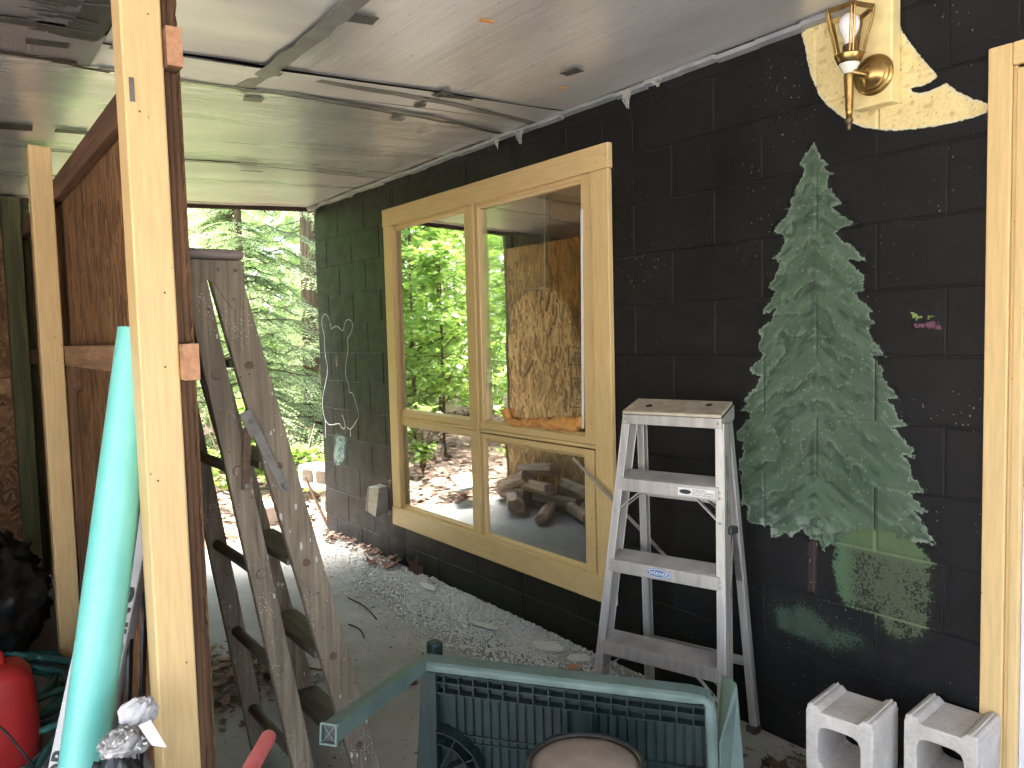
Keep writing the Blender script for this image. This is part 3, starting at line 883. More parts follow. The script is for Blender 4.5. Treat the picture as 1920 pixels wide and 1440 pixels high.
# panes sit in a groove: thin sheets behind the moulding
pane(1.040, 1.795, 1.005, 2.103, 0.0046, MT['pane'], s_ul)
pane(1.040, 1.800, 0.402, 0.893, 0.0046, MT['pane'], s_ll)
pane(1.950, 2.722, 0.998, 2.103, 0.0220, MT['panei'], s_ur)
pane(1.948, 2.712, 0.394, 0.884, 0.0046, MT['paned'], s_lr)
# broken outer sheet of the upper right light
arch = [(2.466, 2.100), (2.466, 2.048), (2.460, 1.863), (2.449, 1.663), (2.372, 1.668), (2.289, 1.658), (2.200, 1.613), (2.130, 1.548), (2.071, 1.455), (2.029, 1.345), (2.005, 1.247), (1.985, 1.155), (1.965, 1.205), (1.952, 1.150), (1.952, 2.100)]
sh = MB(); sh.prism(arch, (0, 0.0050, 0), (1, 0, 0), (0, 0, 1), (0, 1, 0), 0.003)
sh1 = sh.build("glass_shard", MT['shard'], s_ur); sh1["label"] = "grimy curved remnant of the broken outer pane"
b = MB(); b.tube([(x, 0.0065, z) for x, z in arch[:12]], 0.0013, 6); b.build("shard_edge", MT['edge'], s_ur)
arch2 = [(2.472, 2.100), (2.468, 1.863), (2.458, 1.668), (2.53, 1.640), (2.60, 1.560), (2.655, 1.44), (2.70, 1.36), (2.720, 1.30), (2.720, 2.100)]
sh = MB(); sh.prism(arch2, (0, 0.0090, 0), (1, 0, 0), (0, 0, 1), (0, 1, 0), 0.003)
sh2 = sh.build("glass_shard", MT['shardb'], s_ur); sh2["label"] = "smoky brown remnant of the broken outer pane"
# orange foam along the sill of the broken light
fm = MB()
r_ = random.Random(5)
pts = []
x = 2.10
pts = [(2.115, 1.062), (2.128, 1.040), (2.150, 1.012), (2.19, 1.002), (2.24, 1.000)]
fm.tube(smooth_line([(px_, 0.004, pz_) for px_, pz_ in pts], 3), [0.016 + 0.006 * r_.random() for _ in range(len(smooth_line(pts, 3)))], 9)
q = []
x = 2.22
while x < 2.715:
    q.append((x, 0.002 + r_.uniform(-.006, .006), 1.004 + 0.030 * (x - 2.22) / .5 + r_.uniform(-.006, .012))); x += 0.016
fm.tube(q, [0.012 + 0.022 * (i / len(q)) * r_.uniform(.6, 1.2) + .004 * r_.random() for i in range(len(q))], 10)
for _ in range(60):
    t = r_.random(); xx = 2.25 + .46 * t
    fm.lathe([(0.002, -.010), (.010 + .008 * t, -.004), (.012 + .008 * t, .003), (.004, .010)], (xx, r_.uniform(-.014, .01), 1.010 + .045 * t * r_.random()), (r_.uniform(-1, 1), r_.uniform(-1, 1), 1), 7)
fo = fm.build("expanding_foam", MT['foam'], win, smooth=True); fo["label"] = "lumpy orange foam along the sill of the broken pane"

# strips: hanging glazing strip, leaning lath
st = MB(); st.bar((2.748, -0.016, 1.985), (2.733, -0.020, 1.02), 0.010, 0.006, (0, 1, 0)); o = st.build("glazing_strip", MT['white'])
tag(o, "thin pale strip hanging down the right jamb of the broken pane", "strip")
st = MB(); st.bar((2.700, -0.055, 0.888), (3.36, -0.085, 0.512), 0.013, 0.008, (0, 1, 0)); o = st.build("wooden_lath", MT['alud'], bevel=.001)
tag(o, "thin pale lath slanting from the lower right pane behind the aluminium ladder", "lath")

# ---- door and its frame
door = thing("house_door", (4.9, 0, 0), "pale lavender door in a yellow moulded frame at the right edge", "door")
t0 = 4.372
b = MB(); b.box((t0, -0.024, 0.002), (t0 + .058, -0.0035, 2.178)); b.build("door_casing", MT['yellow'], door, 0.004)
b = MB(); b.box((t0 + .0585, -0.014, 0.002), (t0 + .068, 0.03, 2.118)); b.build("casing_step", MT['yellow'], door, 0.002)
b = MB(); b.box((t0 + .0685, -0.020, 0.002), (t0 + .092, 0.07, 2.110)); b.build("door_stop", MT['yellow'], door, 0.003)
b = MB(); b.box((t0 + .0585, -0.024, 2.119), (5.42, -0.0035, 2.178)); b.build("door_casing", MT['yellow_x'], door, 0.004)
b = MB(); b.box((t0 + .0925, 0.000, 0.004), (5.36, 0.045, 2.109))
leaf = b.build("door_leaf", MT['lav'], door, 0.002)

# ---- lamp board and lamp
board = MB(); board.box((4.010, -0.055, 2.098), (4.130, -0.0045, 2.425)); bo = board.build("lamp_board", MT['cream'], bevel=0.006)
tag(bo, "cream painted wooden mounting board behind the brass lamp", "board")

# ---- ceiling of foil faced panels
def cz(y): return 2.432 + 0.043 * y


ceil = struct("ceiling", (2.5, -2.0, 2.4))


def foil(x0, x1, y0, y1, mat, dz=0.0, name="foil_panel", sag=0.006, seed=0, nx=26, ny=26):
    V = []; F = []
    for i in range(nx + 1):
        for j in range(ny + 1):
            x = x0 + (x1 - x0) * i / nx; y = y0 + (y1 - y0) * j / ny
            w = float(vnoise(np.array([x + seed]), np.array([y + 9]), 2.4, 100 + seed)[0] - .5) * 2 * sag
            V.append((x, y, cz(y) + dz + w))
    for i in range(nx):
        for j in range(ny):
            a = i * (ny + 1) + j
            F.append((a, a + 1, a + ny + 2, a + ny + 1))
    k = len(V)
    return MB().add(V, F).build(name, mat, ceil, smooth=True)


foil(2.655, 8.2, -1.345, -0.012, MT['foilx'], 0, seed=1, nx=60)
foil(2.665, 8.2, -1.86, -1.355, MT['foilm'], 0.002, seed=2, nx=60)
foil(2.44, 2.668, -1.864, -0.012, MT['foilm'], -0.006, seed=3, nx=6)
foil(1.105, 2.430, -4.5, -0.012, MT['foily'], 0, seed=4, ny=70)
foil(-0.27, 1.100, -4.5, -0.012, MT['foily'], 0.001, seed=5, ny=70)
foil(2.76, 8.2, -4.9, -1.865, MT['foild'], 0.001, seed=6, nx=60)
foil(2.44, 2.75, -4.9, -1.865, MT['foild'], -0.004, seed=7, nx=6)


def strip(pts, w, mat, name="tape_strip", dz=-0.009, t=0.002):
    P_ = smooth_line([(x, y) for x, y in pts], 4)
    b = MB()
    V = []; F = []
    for i, (x, y) in enumerate(P_):
        a = P_[max(i - 1, 0)]; e = P_[min(i + 1, len(P_) - 1)]
        d = Vector((e[0] - a[0], e[1] - a[1])).normalized(); nn = Vector((-d.y, d.x)) * (w / 2) * (1 + 0.12 * math.sin(i * 1.7))
        zz = cz(y) + dz + 0.002 * math.sin(i * 2.3)
        V += [(x + nn.x, y + nn.y, zz), (x - nn.x, y - nn.y, zz), (x - nn.x, y - nn.y, zz + t), (x + nn.x, y + nn.y, zz + t)]
    for i in range(len(P_) - 1):
        a = i * 4
        for k in range(4):
            F.append((a + k, a + (k + 1) % 4, a + 4 + (k + 1) % 4, a + 4 + k))
    b.add(V, F)
    return b.build(name, mat, ceil)


strip([(2.664, -1.84), (2.643, -1.464), (2.599, -.931), (2.55, -.513), (2.446, -.02)], 0.042, MT['tape'])
strip([(2.448, -1.84), (2.425, -1.376), (2.419, -1.153), (2.37, -.815), (2.325, -.452), (2.231, -.06)], 0.030, MT['taped'], dz=-.012)
strip([(2.463, -1.84), (2.440, -1.376), (2.434, -1.153), (2.39, -.815), (2.345, -.452)], 0.014, MT['tape'], dz=-.0155)
strip([(1.128, -1.84), (1.102, -.811), (1.022, -.338), (.979, -.02)], 0.016, MT['tape'])
strip([(4.3, -1.35), (3.30, -1.349), (3.05, -1.342), (2.80, -1.349), (2.63, -1.353), (2.42, -1.376)], 0.058, MT['tape'], dz=-.0125)
strip([(2.486, -4.4), (2.486, -2.108), (2.462, -1.967), (2.42, -1.80)], 0.022, MT['fascia'], dz=-.012)
strip([(2.755, -4.4), (2.755, -2.124), (2.731, -2.048), (2.70, -1.88)], 0.035, MT['taped'], dz=-.010)
strip([(2.72, -1.929), (2.99, -1.910), (3.5, -1.9)], 0.09, MT['taped'], dz=-.014)


def patch(x, y, w, l, rot, mat, name="tape_patch", dz=-0.011):
    c, s_ = math.cos(rot), math.sin(rot)
    V = []
    for a, b_ in ((-l / 2, -w / 2), (l / 2, -w / 2), (l / 2, w / 2), (-l / 2, w / 2)):
        xx = x + a * c - b_ * s_; yy = y + a * s_ + b_ * c
        V.append((xx, yy, cz(yy) + dz))
    V += [(p[0], p[1], p[2] + .0015) for p in V]
    return MB().hexa(V).build(name, mat, ceil)


for (x, y, w, l, r, m) in [(3.206, -1.277, .055, .085, 1.45, 'taped'), (3.111, -.384, .05, .075, .25, 'taped'), (2.668, -.67, .05, .07, .3, 'taped'),
                           (2.655, -.60, .03, .16, 1.5, 'taped'), (2.496, -.669, .045, .05, 1.2, 'taped'), (2.269, -.648, .045, .06, 1.5, 'tape'),
                           (2.303, -1.287, .05, .07, 1.5, 'tape'), (2.62, -2.0, .05, .11, 1.5, 'taped'), (1.55, -1.80, .06, .12, 1.6, 'taped'),
                           (0.98, -.85, .03, .12, 1.6, 'tape'), (1.16, -.93, .03, .10, 1.6, 'tape'), (1.55, -2.02, .10, .16, 1.5, 'taped'), (2.43, -1.36, .10, .07, .8, 'tape')]:
    patch(x, y, w, l, r, MT[m])
for (x, y, w, l, r) in [(3.366, -.949, .02, .05, 1.5), (2.942, -.287, .016, .03, 1.4)]:
    patch(x, y, w, l, r, MT['foam'], "orange_scrap")
# torn black scraps of the soiled bay at the upper left
for k in range(26):
    patch(rnd.uniform(2.78, 3.15), rnd.uniform(-2.16, -1.88), rnd.uniform(.008, .022), rnd.uniform(.03, .12), 1.5 + rnd.uniform(-.4, .4), MT['taped'], "torn_scrap", -.0125 - .0004 * k)
# edge strip along the wall
b = MB()
for i in range(40):
    x = -0.26 + i * 0.17
    if x > 6.4: break
    z = cz(-.02) - .020 + 0.004 * math.sin(i * 1.9)
    b.hexa([(x, -.030, z), (x + .17, -.030, z + .001), (x + .17, -.0045, z - .006), (x, -.0045, z - .006),
            (x, -.034, z + .014), (x + .17, -.034, z + .014), (x + .17, -.0045, z + .014), (x, -.0045, z + .014)])
b.build("edge_trim", MT['trimg'], ceil)
MB().box((-0.315, -4.5, cz(-4.5) - 0.045), (-0.272, -1.85, cz(-4.5) + .12)).build("fascia_board", MT['fascia'], ceil)
b = MB()
b.hexa([(-.312, -1.849, cz(-1.85) - .028), (-.272, -1.849, cz(-1.85) - .028), (-.272, -.012, cz(0) - .028), (-.312, -.012, cz(0) - .028),
        (-.312, -1.849, cz(-1.85) + .12), (-.272, -1.849, cz(-1.85) + .12), (-.272, -.012, cz(0) + .12), (-.312, -.012, cz(0) + .12)])
b.build("fascia_board", MT['fascia'], ceil)
roof = MB(); roof.box((-0.5, -5.0, 2.56), (8.3, 6.8, 2.68)); ro = roof.build("roof", MT['roof']); tag(ro, kind="structure")  # porch roof; its unseen overhang is lengthened to cut skylight

# ---- posts and divider
def post(name, x0, x1, y0, y1, z0, z1, mat, label):
    o = MB().box((x0, y0, z0), (x1, y1, z1)).build(name, mat, bevel=0.005)
    return tag(o, label, "post", "porch posts")


post("porch_post", 3.205, 3.300, -1.936, -1.846, 0.0, cz(-1.9) - .016, MT['post'], "nearest thick yellow painted post, beside the turquoise pipe")
post("porch_post", 1.190, 1.280, -1.935, -1.846, 0.0, cz(-1.9) - .018, MT['post'], "thinner looking yellow post farther back, left of the turquoise pipe")
post("porch_post", -0.26, -0.17, -1.945, -1.850, 0.0, cz(-1.9) - .016, MT['greenpost'], "dim greenish unpainted post at the far left in the shadow")
near_post = COL.objects["porch_post"]
kn = MB()
for i in range(20):
    t, t2 = 2 * math.pi * i / 20, 2 * math.pi * (i + 1) / 20
    for rr_ in (.0085, .0155):
        kn.bar((3.3004, -1.8925 + rr_ * math.cos(t), 1.716 + rr_ * 1.15 * math.sin(t)), (3.3004, -1.8925 + rr_ * math.cos(t2), 1.716 + rr_ * 1.15 * math.sin(t2)), .0012, .0010, (1, 0, 0))
kn.build("knot", MT['yellow'], near_post)
for y_, z_ in ((-1.880, 1.392), (-1.934 + .014, 2.03), (-1.872, 1.57), (-1.905, 1.99), (-1.868, .66), (-1.91, 1.12)):
    MB().lathe([(.0028, 0), (.0024, .0006)], (3.2998, y_, z_), (1, 0, 0), 8).build("nail_head", MT['rust'], near_post)
# joist hanger plate on the near post
pl_ = MB(); pl_.box((3.3005, -1.925, 2.010), (3.302, -1.914, 2.065)); o = pl_.build("hinge_plate", MT['zinc']); tag(o, "small grey metal plate screwed to the near yellow post", "plate")


def strands(n, u0, u1, v0, v1, place, seed, tone, lo=.05, hi=.13, ang=0.35, name="strand", parent=None, thick=0.0009):
    """wood strands pressed into an OSB face; place(u,v,h)->xyz"""
    r = np.random.default_rng(seed)
    u = u0 + (u1 - u0) * r.random(n); v = v0 + (v1 - v0) * r.random(n)
    L = lo + (hi - lo) * r.random(n); w = np.minimum(L, .12) * (0.11 + 0.17 * r.random(n)); a = math.pi / 2 + r.normal(0, ang, n)
    h = 0.0003 + thick * r.random(n)
    q = [(-.5, -.5), (.5, -.42), (.5, .5), (-.5, .40)]
    V = np.zeros((n, 4, 3))
    for k, (p, s_) in enumerate(q):
        uu = np.clip(u + p * L * np.cos(a) - s_ * w * np.sin(a), u0, u1); vv = np.clip(v + p * L * np.sin(a) + s_ * w * np.cos(a), v0, v1)
        V[:, k] = place(uu, vv, h)
    F = np.arange(n * 4).reshape(n, 4)
    t = r.random(n)[:, None]; t2 = r.random(n)[:, None]
    c = np.array(tone[0])[None] * (1 - t) + np.array(tone[1])[None] * t
    c = np.where(t2 > .85, c * 0.55, c)
    C = np.repeat(c[:, None], 4, 1).reshape(-1, 3)
    o = fast_mesh(name, V.reshape(-1, 3), F, MT['chip'], parent, C)
    tag(o, kind="stuff")
    return o


div = thing("osb_partition", (1.5, -1.80, 0), "brown strand board partition on studs behind the yellow posts", "partition")
PX0, PX1 = -0.285, 3.245
o = MB().box((PX0, -1.807, 0.01), (1.155, -1.796, 2.21)).build("board_sheet", MT['osb'], div)
o = MB().box((1.158, -1.807, 0.01), (2.385, -1.796, 2.21)).build("board_sheet", MT['osb'], div)
o = MB().box((2.388, -1.807, 0.01), (PX1, -1.796, 2.21)).build("board_sheet", MT['osb'], div)
LIT = ((0.24, 0.125, 0.048), (0.66, 0.42, 0.185)); SHADED = ((0.115, 0.052, 0.023), (0.36, 0.185, 0.082))  # one board: lit house face and shaded post face, put into strand colour
strands(5500, PX0, 1.155, .01, 2.21, lambda u, v, h: np.stack([u, -1.7957 + h, v], -1), 1, LIT, lo=.07, hi=.20, ang=.30, parent=div)
strands(7000, 1.158, 2.9, .01, 2.21, lambda u, v, h: np.stack([u, -1.7957 + h, v], -1), 2, LIT, parent=div)
strands(9000, 1.3, 3.2, .01, 2.21, lambda u, v, h: np.stack([u, -1.8073 - h, v], -1), 3, SHADED, lo=.05, hi=.18, ang=.16, parent=div)
strands(4000, PX0, 1.2, .01, 2.21, lambda u, v, h: np.stack([u, -1.8073 - h, v], -1), 4, SHADED, parent=div)
# rails and studs on the post side
MB().box((PX0, -1.845, 2.100), (3.325, -1.8085, 2.192)).build("top_rail", MT['darkx'], div, 0.003)
MB().box((1.290, -1.8455, 1.358), (3.332, -1.8085, 1.447)).build("middle_rail", MT['rawx'], div, 0.003)
MB().box((PX0, -1.845, 1.345), (1.180, -1.8085, 1.430)).build("middle_rail", MT['darkx'], div, 0.003)
MB().box((3.3322, -1.845, 1.359), (3.3335, -1.809, 1.446)).build("rail_end", MT['endg'], div)
MB().box((3.3252, -1.8445, 2.101), (3.3265, -1.809, 2.191)).build("rail_end", MT['endg'], div)
MB().box((3.206, -1.8445, 0.002), (3.285, -1.828, 1.357)).build("stud", MT['rawz'], div, 0.004)
MB().box((3.206, -1.8445, 1.448), (3.285, -1.828, 2.099)).build("stud", MT['rawz'], div, 0.004)
MB().box((3.206, -1.8445, 2.193), (3.285, -1.828, 2.34)).build("stud", MT['rawz'], div, 0.004)
rr = random.Random(3)
b = MB()
for (z0_, z1_) in ((0.002, 1.356), (1.449, 2.098), (2.194, 2.335)):
    nseg = max(3, int((z1_ - z0_) / .022)); V = []; F = []
    for i in range(nseg + 1):
        z = z0_ + (z1_ - z0_) * i / nseg; w = rr.uniform(-.003, .003); w2 = rr.uniform(-.002, .002)
        V += [(3.246, -1.8275, z), (3.276 + w2, -1.8275, z), (3.279 + w2, -1.816, z), (3.272 + w, -1.8065 + w, z), (3.246, -1.807, z)]
    for i in range(nseg):
        for k in range(5): F.append((i * 5 + k, i * 5 + (k + 1) % 5, i * 5 + 5 + (k + 1) % 5, i * 5 + 5 + k))
    F += [(0, 1, 2, 3, 4), tuple(nseg * 5 + k for k in (4, 3, 2, 1, 0))]
    b.add(V, F)
b.build("ragged_plank", MT['rawz'], div)
MB().box((1.31, -1.845, 0.01), (1.345, -1.8085, 1.357)).build("stud", MT['rawz'], div, 0.003)
MB().box((1.42, -1.835, 1.25), (1.47, -1.8085, 1.357)).build("wood_block", MT['darkx'], div, 0.003)
MB().box((PX0 - .04, -1.845, 0.01), (PX0 - .001, -1.7935, 2.35)).build("stud", MT['greenpost'], div, 0.003)
# printed stamps on the board, facing the house
def face_plus_y(x, y, z, s=1): return Matrix.Translation((x, y, z)) @ Matrix.Rotation(math.pi, 4, 'Z') @ Matrix.Rotation(math.pi / 2, 4, 'X')
for body, x, z, sz in (("DEC", .668, 1.205, .060), ("SE 081", .668, 1.275, .028), ("10 m", .665, 1.31, .03), ("2003", .672, 1.50, .050), ("EXPO", .672, 1.555, .045), ("EXTER", .672, 1.60, .035), ("18", .655, 1.00, .065), ("S2", .655, .87, .06)):
    text("board_stamp", body, sz, MT['ink'], div, face_plus_y(x, -1.7930, z))
b = MB()
for (x0, x1, z0, z1) in ((.520, .676, 1.185, 1.335), (.54, .68, .84, 1.08)):
    for (a0, a1, c0, c1) in ((x0, x1, z0, z0 + .005), (x0, x1, z1 - .005, z1), (x0, x0 + .005, z0 + .005, z1 - .005), (x1 - .005, x1, z0 + .005, z1 - .005)):
        b.box((a0, -1.7945, c0), (a1, -1.7932, c1))
b.build("stamp_box", MT['ink'], div)

# ---- store room behind the posts (dark bay on the left)
bay = thing("store_bay_wall", (-0.3, -3.2, 0), "dim strand board end wall of the storage bay at far left", "wall")
MB().box((-0.318, -4.4, 0.0), (-0.305, -1.85, 2.36)).build("board_sheet", MT['osb'], bay)
strands(6000, -4.4, -1.85, .01, 2.34, lambda u, v, h: np.stack([-0.3047 + h, u, v], -1), 5, ((0.11, 0.05, 0.022), (0.27, 0.135, 0.06)), ang=1.2, parent=bay)
MB().box((-0.3035, -4.4, 1.17), (-0.268, -1.948, 1.262)).build("wall_rail", MT['rawx'], bay, 0.003)
MB().box((-0.3035, -4.4, 2.12), (-0.268, -1.948, 2.21)).build("wall_rail", MT['rawx'], bay, 0.003)
MB().box((-0.318, -4.45, 0.0), (3.4, -4.41, 2.3)).build("board_sheet", MT['osb'], bay)  # unseen side wall, added to keep daylight out of the bay

# ================================================================== THINGS
# ---- brass wall lamp
LX, LY = 4.040, -0.128
lamp = thing("wall_lamp", (LX, LY, 2.03), "brass torch shaped wall lamp with open cage and white bulb", "lamp")
b = MB(); b.lathe([(0.056, 0), (0.059, .003), (0.058, .008), (0.052, .011), (0.0515, .0115), (0.049, .010), (0.046, .0105), (0.0445, .018), (0.042, .0195), (0.039, .0185), (0.037, .020), (0.030, .030), (0.018, .040), (0.010, .043)], (4.078, -0.0555, 2.185), (0, -1, 0), 36); b.build("back_plate", MT['brass'], lamp, smooth=True)
b = MB(); b.tube(smooth_line([(4.078, -0.085, 2.185), (4.073, -.105, 2.180), (4.055, -.125, 2.188), (LX, LY, 2.200)], 4), 0.0085, 10); b.build("arm", MT['brass'], lamp, smooth=True)
b = MB(); b.lathe([(0.0035, 0), (0.0055, .004), (0.0055, .016), (0.008, .018), (0.012, .026), (0.011, .032), (0.008, .036)], (LX, LY, 2.025)); b.build("finial", MT['brassd'], lamp, smooth=True)
b = MB(); b.lathe([(0.0085, 0), (0.0100, .02), (0.0135, .090), (0.0150, .122), (0.0145, .126)], (LX, LY, 2.060)); b.build("stem", MT['brass'], lamp, smooth=True)
b = MB(); b.lathe([(0.013, 0), (0.018, .006), (0.029, .026), (0.030, .028)], (LX, LY, 2.186)); b.build("ceramic_cup", MT['ceramic'], lamp, smooth=True)
b = MB(); b.lathe([(0.030, 0), (0.036, .014), (0.040, .022), (0.041, .026), (0.036, .027), (0.012, .028)], (LX, LY, 2.214)); b.build("cup_rim", MT['brass'], lamp, smooth=True)
b = MB(); b.lathe([(0.017, 0), (0.018, .003), (0.018, .026), (0.015, .028)], (LX, LY, 2.242)); b.build("socket", MT['brassd'], lamp, smooth=True)
b = MB(); b.lathe([(0.012, 0), (0.013, .008), (0.017, .022), (0.026, .042), (0.0295, .058), (0.027, .074), (0.017, .087), (0.005, .0915)], (LX, LY, 2.268)); b.build("bulb", MT['bulb'], lamp, smooth=True)
ring = []
for k in range(5):
    t = 2 * math.pi * k / 5 + 0.35
    ca, sa = math.cos(t), math.sin(t)
    P_ = [(LX + ca * r, LY + sa * r, z) for r, z in ((.039, 2.238), (.043, 2.262), (.050, 2.290), (.058, 2.318), (.064, 2.345), (.066, 2.362))]
    b = MB()
    sv = Vector((-sa, ca, 0)) * .0045
    for off in (-1, 1):
        b.tube([Vector(p) + sv * off for p in smooth_line(P_, 3)], 0.0034, 6)
    b.build("cage_rib", MT['brass'], lamp, smooth=True)
    ring.append((LX + ca * .067, LY + sa * .067, 2.362))
b = MB()
for k in range(5):
    b.bar(ring[k], ring[(k + 1) % 5], 0.004, 0.015, (0, 0, 1))
b.build("top_ring", MT['brass'], lamp)

# ---- vent hood / outlet box on the wall
vent = thing("vent_hood", (0.80, -0.06, 0.3), "small grey hooded box fixed to the wall left of the window", "vent")
b = MB(); b.hexa([(0.735, -0.115, .318), (0.850, -0.115, .300), (0.850, -0.02, .325), (0.735, -0.02, .330), (0.740, -0.100, .482), (0.852, -0.085, .488), (0.852, -0.02, .492), (0.740, -0.02, .490)])
b.build("hood", MT['alud'], vent, 0.004)
b = MB(); b.box((0.845, -0.020, .30), (0.895, -0.003, .53)); b.build("bracket", MT['zinc'], vent, 0.003)
b = MB(); b.hexa([(0.722, -0.120, .325), (0.7345, -0.118, .318), (0.7345, -0.03, .325), (0.722, -0.03, .33), (0.730, -0.105, .475), (0.7345, -0.102, .480), (0.7345, -0.03, .486), (0.730, -0.03, .485)]); b.build("flap", MT['alu'], vent, 0.002)

# ---- wooden step ladder
wl = thing("wooden_stepladder", (2.86, -1.5, 0), "weathered paint splattered wooden stepladder leaning on the partition", "ladder")
XN, XF = 3.10, 2.63


def rR(z): return -1.647 + (1.532 - z) * 0.2365          # step side, y as function of z
def rL(z): return -1.735 + (1.533 - z) * 0.1655          # leg side
def prof_rail(x, xt, fn, w, z0, z1, th, mat, name):
    """inclined rail as a bar; top may sit further in"""
    b = MB(); b.bar((x, fn(z0), z0), (xt, fn(z1), z1), w, th, (1, 0, 0)); return b.build(name, mat, wl, 0.004)


prof_rail(XN, XN, rR, 0.087, 0.011, 1.665, 0.028, MT['lad'], "front_rail")
prof_rail(XF, XF + .10, rR, 0.087, 0.011, 1.665, 0.028, MT['lad'], "front_rail")
prof_rail(XN - .003, XN - .003, rL, 0.062, 0.006, 1.64, 0.026, MT['lad'], "rear_leg")
prof_rail(XF + .003, XF + .103, rL, 0.062, 0.006, 1.64, 0.026, MT['lad'], "rear_leg")
for z in (1.386, 1.092, .795, .491, .185):
    y = rR(z); xf = XF + .10 * z / 1.66
    b = MB(); b.box((xf + .0145, y - .052, z - .011), (XN - .0145, y + .050, z + .011)); b.build("tread", MT['ladx'], wl, 0.003)
    b = MB(); b.tube([(XN + .0135, y - .005, z - .004), (XN + .0185, y - .005, z - .004)], 0.0115, 10); b.tube([(XN + .0185, y - .005, z - .004), (XN + .021, y - .005, z - .004)], 0.006, 8); b.build("bolt", MT['rust'], wl)
for z in (1.36, 1.087, .783, .473, .18):
    y = rL(z); xf = XF + .10 * z / 1.66
    b = MB(); b.tube([(xf - .01, y, z), (XN + .004, y, z)], 0.017, 10); b.build("rung", MT['ladx'], wl, smooth=True)
    b = MB(); b.lathe([(.016, 0), (.014, .005), (.006, .008)], (XN + .0095, y, z), (1, 0, 0), 10); b.build("rung_end", MT['lad'], wl)
b = MB(); b.box((XF + .05, -1.792, 1.672), (XN + .035, -1.622, 1.700)); b.build("cap", MT['ladcap'], wl, 0.012, seg=3)
b = MB()
br = [(-1.790, 1.671), (-1.624, 1.671), (-1.620, 1.60), (-1.630, 1.545), (-1.655, 1.535), (-1.680, 1.570), (-1.700, 1.605), (-1.722, 1.618), (-1.740, 1.605), (-1.765, 1.590), (-1.788, 1.598)]
b.prism(br, (XN + .0155, 0, 0), (0, 1, 0), (0, 0, 1), (1, 0, 0), 0.003); b.build("hinge_bracket", MT['lad'], wl, 0.0008, seg=1)
for y, z in ((-1.76, 1.64), (-1.69, 1.645), (-1.645, 1.645), (-1.652, 1.565), (-1.77, 1.615)):
    MB().lathe([(.006, 0), (.005, .002), (.002, .003)], (XN + .0186, y, z), (1, 0, 0), 8).build("rivet", MT['zinc'], wl)
b = MB(); b.bar((XN + .018, -1.628, 1.238), (XN + .018, -1.530, 1.012), 0.026, 0.004, (1, 0, 0)); b.build("spreader_arm", MT['zinc'], wl, 0.001)
b = MB(); b.bar((XN + .023, -1.633, 1.21), (XN + .023, -1.648, 1.035), 0.022, 0.004, (1, 0, 0)); b.build("spreader_arm", MT['rust'], wl, 0.001)
b = MB(); b.bar((XN + .028, -1.640, 1.255), (XN + .028, -1.612, 1.185), 0.036, 0.005, (1, 0, 0)); b.build("spreader_plate", MT['zinc'], wl, 0.002)
for y, z in ((-1.535, 1.03), (-1.647, 1.045), (-1.625, 1.225)):
    MB().lathe([(.008, 0), (.007, .003), (.003, .004)], (XN + .0305, y, z), (1, 0, 0), 10).build("rivet", MT['zinc'], wl)

# ---- aluminium step ladder
al = thing("aluminium_stepladder", (3.5, -0.25, 0), "small aluminium stepladder standing against the black wall", "ladder")
u_ = Vector((.959, .284, 0)); n_ = Vector((.284, -.959, 0)); up_ = Vector((0, 0, 1))
FRt, FLt = Vector((3.618, -.200, 1.128)), Vector((3.278, -.297, 1.128))
FRb, FLb = Vector((3.690, -.292, .006)), Vector((3.213, -.436, .006))
RRt, RLt = FRt - n_ * .085 - u_ * .012, FLt - n_ * .085 + u_ * .012
RRb, RLb = Vector((3.640, -.050, .006)), Vector((3.245, -.165, .006))


def chan(b, p0, p1, web_dir, w, d, t=.003):
    """C-channel rail: web (depth d along web_dir back) plus two flanges"""
    p0 = Vector(p0); p1 = Vector(p1)
    ax = (p1 - p0).normalized(); wd = Vector(web_dir); wd = (wd - ax * wd.dot(ax)).normalized(); sd_ = ax.cross(wd).normalized()
    return ax, wd, sd_


def rail_c(name, p0, p1, out, w=0.028, d=0.062, t=0.004, mat=None):
    """front flange faces n_, web on the outer side"""
    p0 = Vector(p0); p1 = Vector(p1); out = Vector(out)
    b = MB()
    ax = (p1 - p0).normalized()
    nn = (n_ - ax * n_.dot(ax)).normalized(); oo = out
    def plate(c0, c1, a, la, e, le):
        r = []
        for p in (c0, c1):
            r += [p - a * la / 2 - e * le / 2, p + a * la / 2 - e * le / 2, p + a * la / 2 + e * le / 2, p - a * la / 2 + e * le / 2]
        b.hexa(r)
    plate(p0, p1, oo, w, nn, t)                                               # front flange
    plate(p0 - nn * d, p1 - nn * d, oo, w, nn, t)                             # back flange
    w0 = oo * (w / 2 + t / 2)
    plate(p0 + w0 - nn * d / 2, p1 + w0 - nn * d / 2, oo, t, nn, d + t)       # web
    return b.build(name, mat or MT['alu'], al, 0.0015, seg=1)


rail_c("front_rail", FRb, FRt, u_); rail_c("front_rail", FLb, FLt, -u_)
rail_c("rear_rail", RRb, RRt, u_, .024, .030); rail_c("rear_rail", RLb, RLt, -u_, .024, .030)
TILT = math.radians(17); BK = -n_ * math.cos(TILT) + up_ * math.sin(TILT); UPT = up_ * math.cos(TILT) + n_ * math.sin(TILT)
